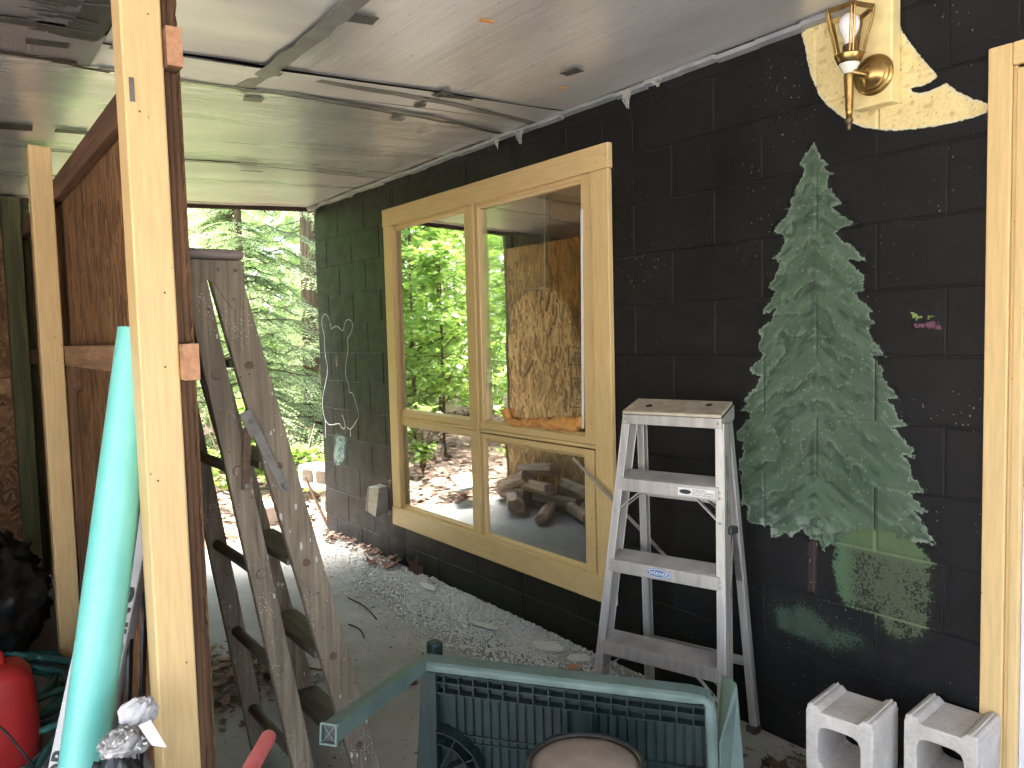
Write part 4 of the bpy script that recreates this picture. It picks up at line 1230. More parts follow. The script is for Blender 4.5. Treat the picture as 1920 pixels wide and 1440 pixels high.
# steps: treads tip toward the viewer because the ladder stands folded
def at_z(p, q, z): return p.lerp(q, (z - p.z) / (q.z - p.z))
for i, z in enumerate((.865, .565, .258)):
    a = at_z(FLb, FLt, z) + u_ * .004; e = at_z(FRb, FRt, z) - u_ * .004
    b = MB()
    f0 = n_ * .004
    b.hexa([a + f0, e + f0, e + f0 - n_ * .003, a + f0 - n_ * .003, a + f0 + up_ * .047, e + f0 + up_ * .047, e + f0 - n_ * .003 + up_ * .047, a + f0 - n_ * .003 + up_ * .047])
    stp = b.build("step", MT['alu'], al, 0.001, seg=1)
    b = MB()
    a2 = a + up_ * .046; e2 = e + up_ * .046
    b.hexa([a2 - UPT * .003, e2 - UPT * .003, e2 + BK * .078 - UPT * .003, a2 + BK * .078 - UPT * .003, a2, e2, e2 + BK * .078, a2 + BK * .078])
    for k in range(9):
        q0 = a2 + BK * (.006 + k * .0082) + UPT * .0008; q1 = e2 + BK * (.006 + k * .0082) + UPT * .0008
        b.bar(q0, q1, .003, .0022, UPT)
    b.build("tread", MT['alud'], stp)
    for s_, P0, P1 in ((1, FLb, FLt), (-1, FRb, FRt)):
        for dz in (.010, .030):
            c = at_z(P0, P1, z + dz) + n_ * .0025
            MB().lathe([(.005, 0), (.004, .002), (.001, .003)], c, n_, 8).build("rivet", MT['alud'], al)
    if i in (0, 2):   # diagonal braces under the step
        for s_, P0, P1 in ((1, FLb, FLt), (-1, FRb, FRt)):
            c0 = at_z(P0, P1, z - .075) + n_ * -.004; c1 = (a if s_ == 1 else e) + u_ * s_ * .085 - n_ * .004 + up_ * .004
            MB().bar(c0, c1, .004, .017, n_).build("brace", MT['alu'], al, .001)
            MB().lathe([(.005, 0), (.004, .002), (.001, .003)], c0 + n_ * .006, n_, 8).build("rivet", MT['alud'], al)
            d0 = c0 - n_ * .07; d1 = c1 - n_ * .06
            MB().bar(d0, d1, .004, .015, n_).build("brace", MT['alud'], al, .001)
# rear cross bars
for z in (.84, .255):
    a = at_z(RLb, RLt, z) - n_ * .012; e = at_z(RRb, RRt, z) - n_ * .012
    MB().bar(a, e, .005, .035, up_).build("cross_bar", MT['alud'], al, .001)
# cap
b = MB()
cl, cr = FLt + n_ * .012 - u_ * .012, FRt + n_ * .012 + u_ * .012
bk = BK * .125; ins = u_ * .004
b.hexa([cl + up_ * .018, cr + up_ * .018, cr + bk - ins + up_ * .018, cl + bk + ins + up_ * .018, cl + up_ * .030, cr + up_ * .030, cr + bk - ins + up_ * .030, cl + bk + ins + up_ * .030])
cap = b.build("cap", MT['caplid'], al, .003)
b = MB()
f = n_ * .0015
b.hexa([cl - f * 2 - up_ * .018, cr - f * 2 - up_ * .018, cr - f * 0 - n_ * .006 - up_ * .018, cl - n_ * .006 - up_ * .018, cl + up_ * .0175, cr + up_ * .0175, cr - n_ * .006 + up_ * .0175, cl - n_ * .006 + up_ * .0175])
b.build("cap_front", MT['alu'], al, .002)
for s_, c in ((1, cr), (-1, cl)):
    b = MB(); q = c - u_ * s_ * .001
    b.hexa([q - n_ * .0065 - up_ * .05, q - n_ * .0065 + u_ * s_ * .003 - up_ * .05, q + bk + u_ * s_ * .003 - up_ * .03, q + bk - up_ * .03, q - n_ * .0065 + up_ * .0175, q - n_ * .0065 + u_ * s_ * .003 + up_ * .0175, q + bk + u_ * s_ * .003 + up_ * .0175, q + bk + up_ * .0175])
    b.build("cap_side", MT['alud'], al, .001)
for t, d in ((.22, .055), (.80, .085)):
    c = cl.lerp(cr, t) + BK * d + up_ * .0302
    MB().lathe([(.013, 0), (.013, .0006)], c, UPT, 20).build("hole_shade", MT['ink'], al)  # flat black disc drawn as the shade inside a hole
b = MB(); rr = random.Random(2)
for t in (.03, .97):
    c = cl.lerp(cr, t) + n_ * .0005
    MB().lathe([(.005, 0), (.004, .002), (.001, .003)], c, n_, 8).build("rivet", MT['alud'], al)
# spreader on the right
q = at_z(FRb, FRt, .70) + u_ * .022 - n_ * .05
MB().tube([q + up_ * .06 - n_ * .012, q + n_ * .010 - up_ * .10, q + n_ * .02 - up_ * .17], .005, 8).build("spreader", MT['zinc'], al, smooth=True)
MB().box(q + Vector((-.012, -.02, .05)), q + Vector((.014, .02, .075))).build("spreader_bracket", MT['darkrub'], al, .003)
q2 = at_z(RRb, RRt, .78) + u_ * .020; MB().bar(q + up_ * .055 - n_ * .015, q2 - up_ * .22, .004, .02, u_).build("spreader", MT['zinc'], al, .001)
# feet
for p in (FRb, FLb, RRb, RLb):
    MB().box(p + Vector((-.020, -.018, -.006)), p + Vector((.020, .022, .018))).build("foot", MT['darkrub'], al, .003)


def basis(o, x, z_out):
    x = Vector(x).normalized(); zz = Vector(z_out).normalized(); y = zz.cross(x).normalized(); zz = x.cross(y)
    return Matrix(((x.x, y.x, zz.x, o[0]), (x.y, y.y, zz.y, o[1]), (x.z, y.z, zz.z, o[2]), (0, 0, 0, 1)))


def oval(b, c, u, v, n, ru, rv, t, k=28):
    b.prism([(ru * math.cos(2 * math.pi * i / k), rv * math.sin(2 * math.pi * i / k)) for i in range(k)], c, u, v, n, t)


z = .565
a = at_z(FLb, FLt, z); e = at_z(FRb, FRt, z); c = a.lerp(e, .47) + n_ * .0046 + up_ * .023
uu = (e - a).normalized()
b = MB(); oval(b, c, uu, up_, n_, .050, .0170, .0006); b.build("logo_plate", MT['blue'], al)
b = MB(); oval(b, c + n_ * .0007, uu, up_, n_, .0475, .0150, .0004); b.build("logo_field", MT['white'], al)
b = MB(); oval(b, c + n_ * .0012, uu, up_, n_, .044, .0125, .0004); b.build("logo_field", MT['blue'], al)
text("logo_lettering", "WERNER", .019, MT['white'], al, basis(c + n_ * .0018 - up_ * .0065, uu, n_), .0003, 'CENTER')
z = .865
a = at_z(FLb, FLt, z); e = at_z(FRb, FRt, z); c = a.lerp(e, .80) + n_ * .0046 + up_ * .022
b = MB(); b.prism([(-.072, -.014), (.062, -.014), (.062, .014), (-.072, .014)], c, uu, up_, n_, .0006); b.build("sticker", MT['white'], al)
b = MB(); oval(b, c + n_ * .0008 - uu * .045, uu, up_, n_, .022, .008, .0004); b.build("sticker_print", MT['ink'], al)
for k, (s_, w) in enumerate((("WORK SAFELY", 0), ("KEEP BODY CENTERED", 0), ("DO NOT OVER REACH", 0))):
    text("sticker_print", s_, .0075, MT['ink'], al, basis(c + n_ * .0010 - uu * .018 + up_ * (.005 - .008 * k), uu, n_), .0002)
# side labels on the right rail web
ax = (FRt - FRb).normalized(); wo = (u_ - ax * u_.dot(ax)).normalized()
for z0, z1, m in ((.72, 1.06, 'alud'), (.26, .42, 'caplid')):
    c0 = at_z(FRb, FRt, z0) + u_ * .0185 - n_ * .030; c1 = at_z(FRb, FRt, z1) + u_ * .0185 - n_ * .030
    MB().bar(c0, c1, .026, .0006, u_).build("side_label", MT[m], al)
for body, z0, sz in (("DANGER", .97, .017), ("CAUTION 4", .80, .016), ("STEP LADDER", .86, .010)):
    c0 = at_z(FRb, FRt, z0 - .02) + u_ * .0192 - n_ * .024
    text("label_print", body, sz, MT['ink'], al, basis(c0, ax, u_), .0002)

# ---- tipped green plastic bench
gb = thing("garden_bench", (3.7, -1.0, 0), "dark green plastic garden bench tipped over, ribbed underside showing", "bench")
gu = Vector((.774, .633, 0)); gn = Vector((.633, -.774, 0)); GL = Vector((3.315, -1.215, 0)); Wd = .853
zt0, zt1 = .488, .455


def gp(s_, d, z): return GL + gu * s_ + gn * d + Vector((0, 0, z + (zt1 - zt0) * (s_ / Wd if z > .25 else 0)))


# base sheet
b = MB(); b.hexa([gp(.01, -.012, .01), gp(Wd - .01, -.012, .01), gp(Wd - .01, -.004, .01), gp(.01, -.004, .01), gp(.01, -.012, .485), gp(Wd - .01, -.012, .485), gp(Wd - .01, -.004, .485), gp(.01, -.004, .485)])
b.build("back_sheet", MT['plasticd'], gb)
# rolled rim on top and right
b = MB()
prof = [(-.018, .0), (.030, -.004), (.040, -.012), (.040, -.030), (.030, -.034), (.000, -.030), (-.016, -.024)]
V = []; F = []; path = [(.0, .500, 0), (.02, .503, 0)] + [(Wd * t, .503, 0) for t in (.2, .4, .6, .8)] + [(Wd - .07, .503, 0), (Wd - .03, .497, .3), (Wd - .008, .478, .8), (Wd, .44, 1), (Wd + .004, .30, 1), (Wd + .006, .012, 1)]
for (s_, z, r) in path:
    for (d, o) in prof:
        p = gp(s_, d, 0); zz = z + (zt1 - zt0) * min(1, s_ / Wd) if z > .25 else z
        V.append(p + Vector((0, 0, zz + o * (1 - r))) + gu * (o * r))
k = len(prof)
for i in range(len(path) - 1):
    for j in range(k):
        F.append((i * k + j, i * k + (j + 1) % k, (i + 1) * k + (j + 1) % k, (i + 1) * k + j))
F.append(tuple(range(k))); F.append(tuple(reversed([(len(path) - 1) * k + j for j in range(k)])))
b.add(V, F); b.build("rim", MT['plasticg'], gb, 0.004)
# grid of cells under the rim
for z in (.462, .437, .405):
    b = MB(); b.hexa([gp(.055, -.004, z - .0022), gp(Wd - .03, -.004, z - .0022), gp(Wd - .03, .026, z - .0022), gp(.055, .026, z - .0022), gp(.055, -.004, z + .0022), gp(Wd - .03, -.004, z + .0022), gp(Wd - .03, .026, z + .0022), gp(.055, .026, z + .0022)])
    b.build("grid_rib", MT['plasticd'], gb)
for i in range(17):
    s_ = .075 + i * .0445
    b = MB(); b.hexa([gp(s_, -.004, .406), gp(s_ + .004, -.004, .406), gp(s_ + .004, .024, .406), gp(s_, .024, .406), gp(s_, -.004, .478), gp(s_ + .004, -.004, .478), gp(s_ + .004, .024, .478), gp(s_, .024, .478)])
    b.build("grid_rib", MT['plasticd'], gb)
# vertical slats of the sheet
for i in range(29):
    s_ = .085 + i * .0262
    if abs(i - 14) < 2: continue
    b = MB(); b.hexa([gp(s_, -.004, .02), gp(s_ + .0205, -.004, .02), gp(s_ + .0205, .004, .02), gp(s_, .004, .02), gp(s_, -.004, .402), gp(s_ + .0205, -.004, .402), gp(s_ + .0205, .004, .402), gp(s_, .004, .402)])
    b.build("slat", MT['plasticd'], gb, .0015, seg=1)
for s_ in (.435, .505):
    b = MB(); b.hexa([gp(s_, -.004, .02), gp(s_ + .006, -.004, .02), gp(s_ + .006, .022, .02), gp(s_, .022, .02), gp(s_, -.004, .402), gp(s_ + .006, -.004, .402), gp(s_ + .006, .022, .402), gp(s_, .022, .402)])
    b.build("stiffener", MT['plasticd'], gb)
for z in (.275, .245):
    b = MB(); b.hexa([gp(.085, .003, z), gp(Wd - .03, .003, z), gp(Wd - .03, .010, z), gp(.085, .010, z), gp(.085, .003, z + .005), gp(Wd - .03, .003, z + .005), gp(Wd - .03, .010, z + .005), gp(.085, .010, z + .005)])
    b.build("cross_rib", MT['plasticd'], gb)
# left end wall, corner bracket of curved ribs
b = MB(); b.hexa([gp(.0, -.02, .01), gp(.055, -.004, .01), gp(.055, .05, .01), gp(-.02, .06, .01), gp(.012, -.015, .468), gp(.055, -.004, .468), gp(.055, .03, .468), gp(.012, .03, .468)]); b.build("end_wall", MT['plasticd'], gb, .003)
for r in (.100, .135):
    pts = [gp(.055 + r * math.cos(t), .026, .165 + r * math.sin(t) * 1.0) for t in [math.pi / 2 * k / 8 for k in range(9)]]
    b = MB()
    for p, q in zip(pts[:-1], pts[1:]): b.bar(p, q, .055, .004, (q - p).cross(gn))
    b.build("curved_rib", MT['plasticd'], gb)
for t in (.5, 1.1):
    b = MB(); b.bar(gp(.055 + .03 * math.cos(t), .026, .165 + .03 * math.sin(t)), gp(.055 + .135 * math.cos(t), .026, .165 + .135 * math.sin(t)), .05, .004, gn.cross(Vector((0, 0, 1)))); b.build("curved_rib", MT['plasticd'], gb)
b = MB(); b.hexa([gp(.05, .0, .10), gp(.60, .0, .08), gp(.60, .13, .06), gp(.05, .14, .08), gp(.05, .0, .106), gp(.60, .0, .086), gp(.60, .13, .066), gp(.05, .14, .086)]); b.build("lower_shelf", MT['plasticd'], gb)
for s_ in (.28, .40):
    b = MB(); b.add([gp(s_, .005, .10), gp(s_ + .004, .005, .10), gp(s_ + .004, .06, .08), gp(s_, .06, .08), gp(s_, .006, .165), gp(s_ + .004, .006, .165)], [(0, 3, 2, 1), (0, 1, 5, 4), (0, 4, 3), (1, 2, 5), (2, 3, 4, 5)]); b.build("gusset", MT['plasticd'], gb)
# left arm toward the viewer, hollow square end
A0 = gp(.012, .005, .484); A1 = Vector((3.663, -1.654, .556))
b = MB(); b.bar(A0, A1, .034, .044, (0, 0, 1), .040, .046); b.build("arm", MT['plasticg'], gb, .007, seg=3)
dA = (A1 - A0).normalized(); sA = dA.cross(up_).normalized(); zA = sA.cross(dA)
b = MB()
for (a0, a1, c0, c1) in ((-.022, .022, -.025, -.020), (-.022, .022, .020, .025), (-.022, -.017, -.020, .020), (.017, .022, -.020, .020)):
    b.hexa([A1 + sA * a0 + zA * c0, A1 + sA * a1 + zA * c0, A1 + sA * a1 + zA * c1, A1 + sA * a0 + zA * c1] + [A1 + dA * .012 + sA * a + zA * c for a, c in ((a0, c0), (a1, c0), (a1, c1), (a0, c1))])
b.build("arm_end_rim", MT['plasticg'], gb, .0015)
b = MB(); b.prism([(-.016, -.019), (.016, -.019), (.016, .019), (-.016, .019)], A1 + dA * .0012, sA, zA, dA, .0008); b.build("arm_socket_shade", MT['darkrub'], gb)  # thin dark plate stands in for the shade inside the hollow end
b = MB()
b.bar(A1 + dA * .004 - sA * .016 - zA * .019, A1 + dA * .004 + sA * .016 + zA * .019, .002, .003, dA); b.bar(A1 + dA * .006 + sA * .016 - zA * .019, A1 + dA * .006 - sA * .016 + zA * .019, .002, .003, dA)
b.build("arm_socket_web", MT['plasticg'], gb)
# right fin behind the rim and a stub at the left
b = MB()
fin = [gp(Wd + .006, -.010, .012), gp(Wd + .045, -.14, .012), gp(Wd + .005, -.145, .012), gp(Wd - .02, -.03, .012),
       gp(Wd + .010, -.012, .43), gp(Wd + .038, -.20, .47), gp(Wd - .010, -.205, .47), gp(Wd - .02, -.03, .43)]
fin = [gp(Wd + .004, .020, .012), gp(Wd + .090, -.030, .012), gp(Wd + .070, -.10, .012), gp(Wd - .004, -.03, .012),
       gp(Wd + .004, .020, .36), gp(Wd + .060, -.105, .485), gp(Wd + .015, -.165, .485), gp(Wd - .004, -.03, .36)]
b.hexa(fin); b.build("leg_fin", MT['plasticg'], gb, .012, seg=3)
b = MB(); b.box(gp(.0, -.115, .43) - Vector((.02, .02, 0)), gp(.0, -.115, .50) + Vector((.025, .02, 0))); b.build("leg_stub", MT['plasticd'], gb, .010, seg=3)

# ---- dusty round lid on a dark bucket, in front of the bench
bk_ = thing("lidded_bucket", (3.912, -1.092, 0), "dark bucket with a dusty flat round lid in front of the green bench", "bucket")
bc = Vector((3.905, -1.098, 0))
b = MB(); b.lathe([(.118, .002), (.122, .01), (.138, .345), (.139, .36)], bc); b.build("bucket_wall", MT['darkrub'], bk_, smooth=True)
b = MB(); b.lathe([(.141, .352), (.149, .356), (.151, .366), (.149, .386), (.145, .391), (.138, .390), (.134, .384)], bc, n=48); b.f = b.f[:-2]; b.build("lid_rim", MT['lidrim'], bk_, smooth=True)
b = MB(); b.lathe([(.1335, .374), (.1335, .381), (.118, .3785), (.115, .380), (.03, .3815), (.001, .3815)], bc, n=48); b.build("lid", MT['dust'], bk_, smooth=True)

# ---- concrete blocks
def cinder(name, o, rot, size, hgt, label, group, lying=False):
    t = thing(name, o, label, "concrete block", group)
    R_ = Matrix.Rotation(rot, 3, 'Z')
    s_ = size
    def W_(x, y, z): return Vector(o) + R_ @ Vector((x, y, z))
    if lying: base = lambda x, y, z: W_(z, y, x)      # long axis horizontal
    else: base = lambda x, y, z: W_(x, y, z)
    w = .034
    b = MB()
    # body: long axis z, cores run along y, open front and back
    cores = [(.040, hgt / 2 - .016), (hgt / 2 + .016, hgt - .040)]
    def sl(x0, x1, z0, z1):
        b.hexa([base(x0, 0, z0), base(x1, 0, z0), base(x1, s_, z0), base(x0, s_, z0), base(x0, 0, z1), base(x1, 0, z1), base(x1, s_, z1), base(x0, s_, z1)])
    # rounded core openings as polygon prisms: outline with two holes bridged -> build by ring segments
    for (c0, c1) in cores:
        k = 28
        outer = []; inner = []
        cx_, cz_ = s_ / 2, (c0 + c1) / 2
        z0, z1 = (0, hgt / 2) if c0 < hgt / 2 - .02 else (hgt / 2, hgt)
        for i in range(k):
            a = 2 * math.pi * (i + .5) / k
            ca, sa = math.cos(a), math.sin(a)
            m = max(abs(ca), abs(sa))
            ox, oz = ca / m * s_ / 2, sa / m
            oz = oz * ((z1 - cz_) if oz > 0 else (cz_ - z0))
            outer.append((cx_ + ox, cz_ + oz))
            n4 = (abs(ca) ** 5 + abs(sa) ** 5) ** (-1 / 5)
            inner.append((cx_ + ca * n4 * (s_ / 2 - w), cz_ + sa * n4 * (c1 - c0) / 2))
        V = [base(x, 0, z) for x, z in outer] + [base(x, 0, z) for x, z in inner] + [base(x, s_, z) for x, z in inner] + [base(x, s_, z) for x, z in outer]
        F = []
        for i in range(k):
            j = (i + 1) % k
            F += [(i, j, k + j, k + i), (k + i, k + j, 2 * k + j, 2 * k + i), (2 * k + i, 2 * k + j, 3 * k + j, 3 * k + i), (3 * k + i, 3 * k + j, j, i)]
        b.add(V, F)
    b.build("block_body", MT['cinder'], t, .004)
    # flanges on the top end: two ridges with a dished recess between
    for (x0, x1, x2, x3) in ((0.0015, .003, .030, .046), (s_ - .0015, s_ - .003, s_ - .030, s_ - .046)):
        b = MB()
        b.hexa([base(x0, .0015, hgt - .003), base(x3, .0015, hgt - .003), base(x3, s_ - .0015, hgt - .003), base(x0, s_ - .0015, hgt - .003), base(x1, .004, hgt + .014), base(x2, .004, hgt + .014), base(x2, s_ - .004, hgt + .014), base(x1, s_ - .004, hgt + .014)])
        b.build("end_flange", MT['cinder'], t, .004)
        xm = (x1 + x2) / 2
        b = MB(); b.hexa([base(xm - .003, .006, hgt + .0135), base(xm + .003, .006, hgt + .0135), base(xm + .003, s_ - .006, hgt + .0135), base(xm - .003, s_ - .006, hgt + .0135), base(xm - .002, .006, hgt + .0185), base(xm + .002, .006, hgt + .0185), base(xm + .002, s_ - .006, hgt + .0185), base(xm - .002, s_ - .006, hgt + .0185)])
        b.build("mortar_ridge", MT['cinder'], t)
    return t


cinder("concrete_block", (4.052, -.375, 0), .12, .188, .352, "upright concrete block left of the pair beside the door frame", "concrete blocks by the door")
cinder("concrete_block", (4.258, -.222, 0), .08, .186, .350, "upright concrete block right of the pair, against the yellow door frame", "concrete blocks by the door")
cinder("concrete_block", (-0.98, .10, .20), .35, .19, .38, "pale concrete block on the small pile outside the wall corner, upper one", "concrete blocks outside", True)
cinder("concrete_block", (-0.82, .22, -.05), .55, .19, .38, "grey concrete block lying lowest of the pile outside the wall corner", "concrete blocks outside", True)
b = MB(); b.bar((-0.50, -.035, .37), (-0.36, .085, -.04), .035, .012, (0, 1, 0)); o = b.build("rusty_bar", MT['rust'], bevel=.003); tag(o, "flat rusty brown bar leaning on the pile outside the wall corner", "bar")
b = MB(); b.box((-1.28, -.34, -.06), (-.86, -.12, .10)); o = b.build("pale_slab", MT['cinder'], bevel=.01); tag(o, "pale flat stone slab on the ground left of the block pile", "stone")

# ---- turquoise pipe
PIPE0, PIPE1 = (3.238, -2.172, .03), (3.147, -1.899, 1.482)
pipe = thing("pvc_pipe", (3.39, -2.19, 0), "turquoise plastic pipe leaning beside the near yellow post", "pipe")
p0 = Vector(PIPE0); p1 = Vector(PIPE1)
b = MB(); b.lathe([(.0530, 0), (.0530, (p1 - p0).length)], p0, (p1 - p0), 40); b.v = b.v[:80]; b.f = b.f[:40]; b.build("pipe_wall", MT['teal'], pipe, smooth=True)
b = MB(); b.lathe([(.0500, 0), (.0500, (p1 - p0).length)], p0, (p1 - p0), 40); b.f = [tuple(reversed(f)) for f in b.f[:40]]; b.build("pipe_bore", MT['hose'], pipe, smooth=True)
d_ = (p1 - p0).normalized()
b = MB(); b.lathe([(.0500, 0), (.0500, .0012), (.0532, .0012), (.0532, 0)], p1, d_, 40); b.f = b.f[:120]; b.build("pipe_lip", MT['teal'], pipe)

# ---- long carton behind the pipe, with marker lettering
ct = thing("long_carton", (3.2, -2.2, 0), "long narrow grey white carton with black lettering behind the turquoise pipe", "carton")
c0 = Vector((3.135, -2.192, .03)); c1 = Vector((2.985, -1.905, 1.05))
dc = (c1 - c0).normalized(); vx = Vector((.603, .797, -.026)); vx = (vx - dc * vx.dot(dc)).normalized(); vn = vx.cross(dc).normalized()
if vn.dot(Vector((1, 0, 0))) < 0: vn = -vn
b = MB(); r = []
for p in (c0, c1): r += [p - vx * .067 - vn * .035, p + vx * .067 - vn * .035, p + vx * .067 + vn * .012, p - vx * .067 + vn * .012]
b.hexa(r); b.build("carton_body", MT['carton'], ct, .004)
text("carton_lettering", "DOOR", .056, MT['ink'], ct, basis(c0 + dc * .24 - vx * .022 + vn * .0126, dc, vn), .0003, bold=.002)
text("carton_lettering", "SLIDING", .07, MT['ink'], ct, basis(c0 + dc * .56 + vx * .060 + vn * .0126, dc, vn), .0003, bold=.0025)
for k, (a, e) in enumerate((((3.055, -1.946, .691), (3.169, -1.99, .432)), ((3.075, -1.92, .69), (3.188, -1.964, .431)))):
    a = Vector(a); e = Vector(e); dd = (e - a).normalized()
    top = a - dd * .35; bot = e + dd * ((e.z - .01) / -dd.z)
    if k == 1:
        top += Vector((.0, .004, 0))
    b = MB(); b.bar(top, bot, .022, .008, (.603, .797, 0)); o = b.build("dark_slat", MT['darkrub'], bevel=.001)
    tag(o, ["dark thin slat between the carton and the near post, left of two", "dark thin slat between the carton and the near post, right of two"][k], "slat", "slats behind the pipe")

# ---- red petrol can
gc = thing("petrol_can", (2.1, -2.28, 0), "red plastic fuel can at the lower left corner", "fuel can")
b = MB()
V = []; F = []
lev = [(0.004, .92), (.02, 1.0), (.13, 1.0), (.20, .985), (.30, .93), (.335, .80), (.345, .55)]
k = 24
for (z, s_) in lev:
    for i in range(k):
        a = 2 * math.pi * i / k; ca, sa = math.cos(a), math.sin(a)
        n4 = (abs(ca) ** 5 + abs(sa) ** 5) ** (-1 / 5)
        V.append((2.09 + ca * n4 * .115 * s_, -2.275 + sa * n4 * .180 * s_, z))
for i in range(len(lev) - 1):
    for j in range(k):
        F.append((i * k + j, i * k + (j + 1) % k, (i + 1) * k + (j + 1) % k, (i + 1) * k + j))
F.append(tuple(reversed(range(k)))); F.append(tuple((len(lev) - 1) * k + j for j in range(k)))
b.add(V, F); b.build("can_body", MT['redp'], gc, smooth=True)
b = MB(); b.tube([(2.09, -2.39, .33), (2.09, -2.38, .40), (2.09, -2.28, .42), (2.09, -2.20, .38), (2.09, -2.19, .33)], .016, 10); b.build("handle", MT['redp'], gc, smooth=True)
b = MB(); b.box((2.2055, -2.36, .09), (2.2070, -2.225, .175)); b.build("paper_label", MT['white'], gc)

# ---- garden hose heap
hs = MB()
rr = random.Random(9)
pts = []
for i in range(150):
    a = i * .33; rad = .20 + .09 * math.sin(i * .21) + rr.uniform(-.012, .012)
    pts.append((1.62 + rad * 1.5 * math.cos(a) + .12 * math.sin(i * .05), -2.08 + rad * .8 * math.sin(a), .016 + .11 * (i % 50) / 50 + .008 * math.sin(a * 2)))
hs.tube(smooth_line(pts, 2), .0125, 7)
o = hs.build("garden_hose", MT['hose'], smooth=True); tag(o, "coiled dark teal garden hose on the floor behind the fuel can", "hose")
hs = MB(); hs.tube(smooth_line([(2.60, -2.36, .02), (2.45, -2.24, .03), (2.30, -2.14, .05), (2.12, -2.05, .03), (1.98, -2.01, .05)], 6), .013, 8)
hs.tube(smooth_line([(2.66, -2.40, .05), (2.52, -2.25, .06), (2.36, -2.16, .03), (2.20, -2.07, .06), (2.02, -2.03, .02)], 6), .013, 8)
o = hs.build("garden_hose", MT['hose'], smooth=True); tag(o, "two loose lengths of teal hose in front of the fuel can", "hose")


def crumple(name, c, r, mat, seed, parent=None, flat=1.0, amp=.35, nu=56, nv=34, freq=5, smooth=False):
    V = []; F = []
    th, ph = np.meshgrid(np.pi * np.arange(nv + 1) / nv, 2 * np.pi * np.arange(nu) / nu, indexing='ij')
    sx, sy, sz_ = np.sin(th) * np.cos(ph), np.sin(th) * np.sin(ph), np.cos(th)
    f1 = np.abs(vnoise(sx * 1.3 + 7 + sz_ * .7, sy * 1.3 + 5 - sz_ * .9, freq, seed) - .5) * 2; f2 = np.abs(vnoise(sx + sz_ + 3, sy - sz_ + 3, freq * 2.6, seed + 1) - .5) * 2
    k = 1 + amp * (f1 - .4) + amp * .45 * (f2 - .4)
    P = np.stack([c[0] + r[0] * k * sx, c[1] + r[1] * k * sy, np.maximum(c[2] + r[2] * k * sz_, .003)], -1).reshape(-1, 3)
    for i in range(nv):
        for j in range(nu):
            F.append((i * nu + j, (i + 1) * nu + j, (i + 1) * nu + (j + 1) % nu, i * nu + (j + 1) % nu))
    return fast_mesh(name, P, np.array(F), mat, parent, smooth=smooth)


# dark sack heap behind the can
sk = thing("soil_sack", (1.25, -2.2, 0), "slumped black and green sack in the dark bay behind the far post", "sack")
crumple("sack_body", (1.05, -2.22, .30), (.32, .26, .30), MT['bag'], 3, sk, amp=.30, smooth=True)
crumple("sack_top", (1.30, -2.33, .56), (.20, .16, .14), MT['baggreen'], 6, sk, amp=.3, smooth=True)
text("sack_print", "top soil", .045, MT['white'], sk, basis((1.50, -2.36, .53), (0, .95, -.25), (1, 0, .1)), .0003)
b = MB(); b.tube([(2.32, -2.30, .34), (2.30, -2.20, .18), (2.40, -2.12, .05), (2.55, -2.15, .01)], .004, 6); o = b.build("thin_cable", MT['bag'], smooth=True); tag(o, "thin dark cable drooping beside the fuel can", "cable")
crumple("brown_rag", (2.62, -2.235, .055), (.08, .06, .055), MT['mudbrown'], 12); tag(bpy.context.scene.objects["brown_rag"], "brown crumpled rag at the bottom edge below the fuel can", "rag")

# ---- rubbish sack at the foot of the near post
rb = thing("rubbish_sack", (3.44, -2.05, 0), "small black sack of rubbish with netting and torn card by the near post", "sack")
crumple("sack_body", (3.435, -2.055, .28), (.085, .095, .27), MT['bag'], 21, rb, amp=.16, freq=3, smooth=True)
r2 = random.Random(4)
b = MB()
for i in range(90):
    aa_ = r2.random() * 6.28; rd_ = r2.random() ** .5; p = Vector((3.425 + .05 * rd_ * math.cos(aa_), -2.04 + .055 * rd_ * math.sin(aa_), .566 + .030 * (1 - rd_)))
    q = p + Vector((r2.uniform(-.02, .02), r2.uniform(-.03, .03), r2.uniform(-.012, .03)))
    b.bar(p, p.lerp(q, .28), .004, .0008, (r2.random(), r2.random(), .3))
tag(b.build("netting", MT['white'], rb), kind="stuff")
crumple("torn_paper", (3.415, -2.035, .56), (.04, .05, .035), MT['alud'], 31, rb, amp=.35, freq=3)
crumple("crumpled_plastic", (3.375, -1.995, .60), (.022, .040, .035), MT['carton'], 36, rb, amp=.35, freq=3)
b = MB(); b.hexa([(3.475, -1.990, .565), (3.495, -1.965, .560), (3.497, -1.965, .563), (3.477, -1.990, .568), (3.462, -2.012, .612), (3.465, -1.988, .617), (3.467, -1.988, .619), (3.464, -2.012, .614)]); b.build("torn_card", MT['white'], rb)

# ---- red handle in front of the ladder
rh = thing("red_handle_pole", (3.95, -2.0, 0), "red rubber covered pole end poking up at the bottom, before the wooden ladder", "pole")
e0 = Vector((3.560, -1.757, .545)); e1 = Vector((3.793, -1.960, .50))
dd = (e1 - e0).normalized()
b = MB(); b.lathe([(.008, 0), (.015, .003), (.0175, .010), (.0175, .30), (.016, .31)], e0, dd, 20); b.build("grip", MT['redh'], rh, smooth=True)
b = MB(); b.tube([e0 + dd * .30, e0 + dd * .55, Vector((4.10, -2.26, .20)), Vector((4.12, -2.28, .005))], .012, 12); b.build("shaft", MT['rust'], rh, smooth=True)

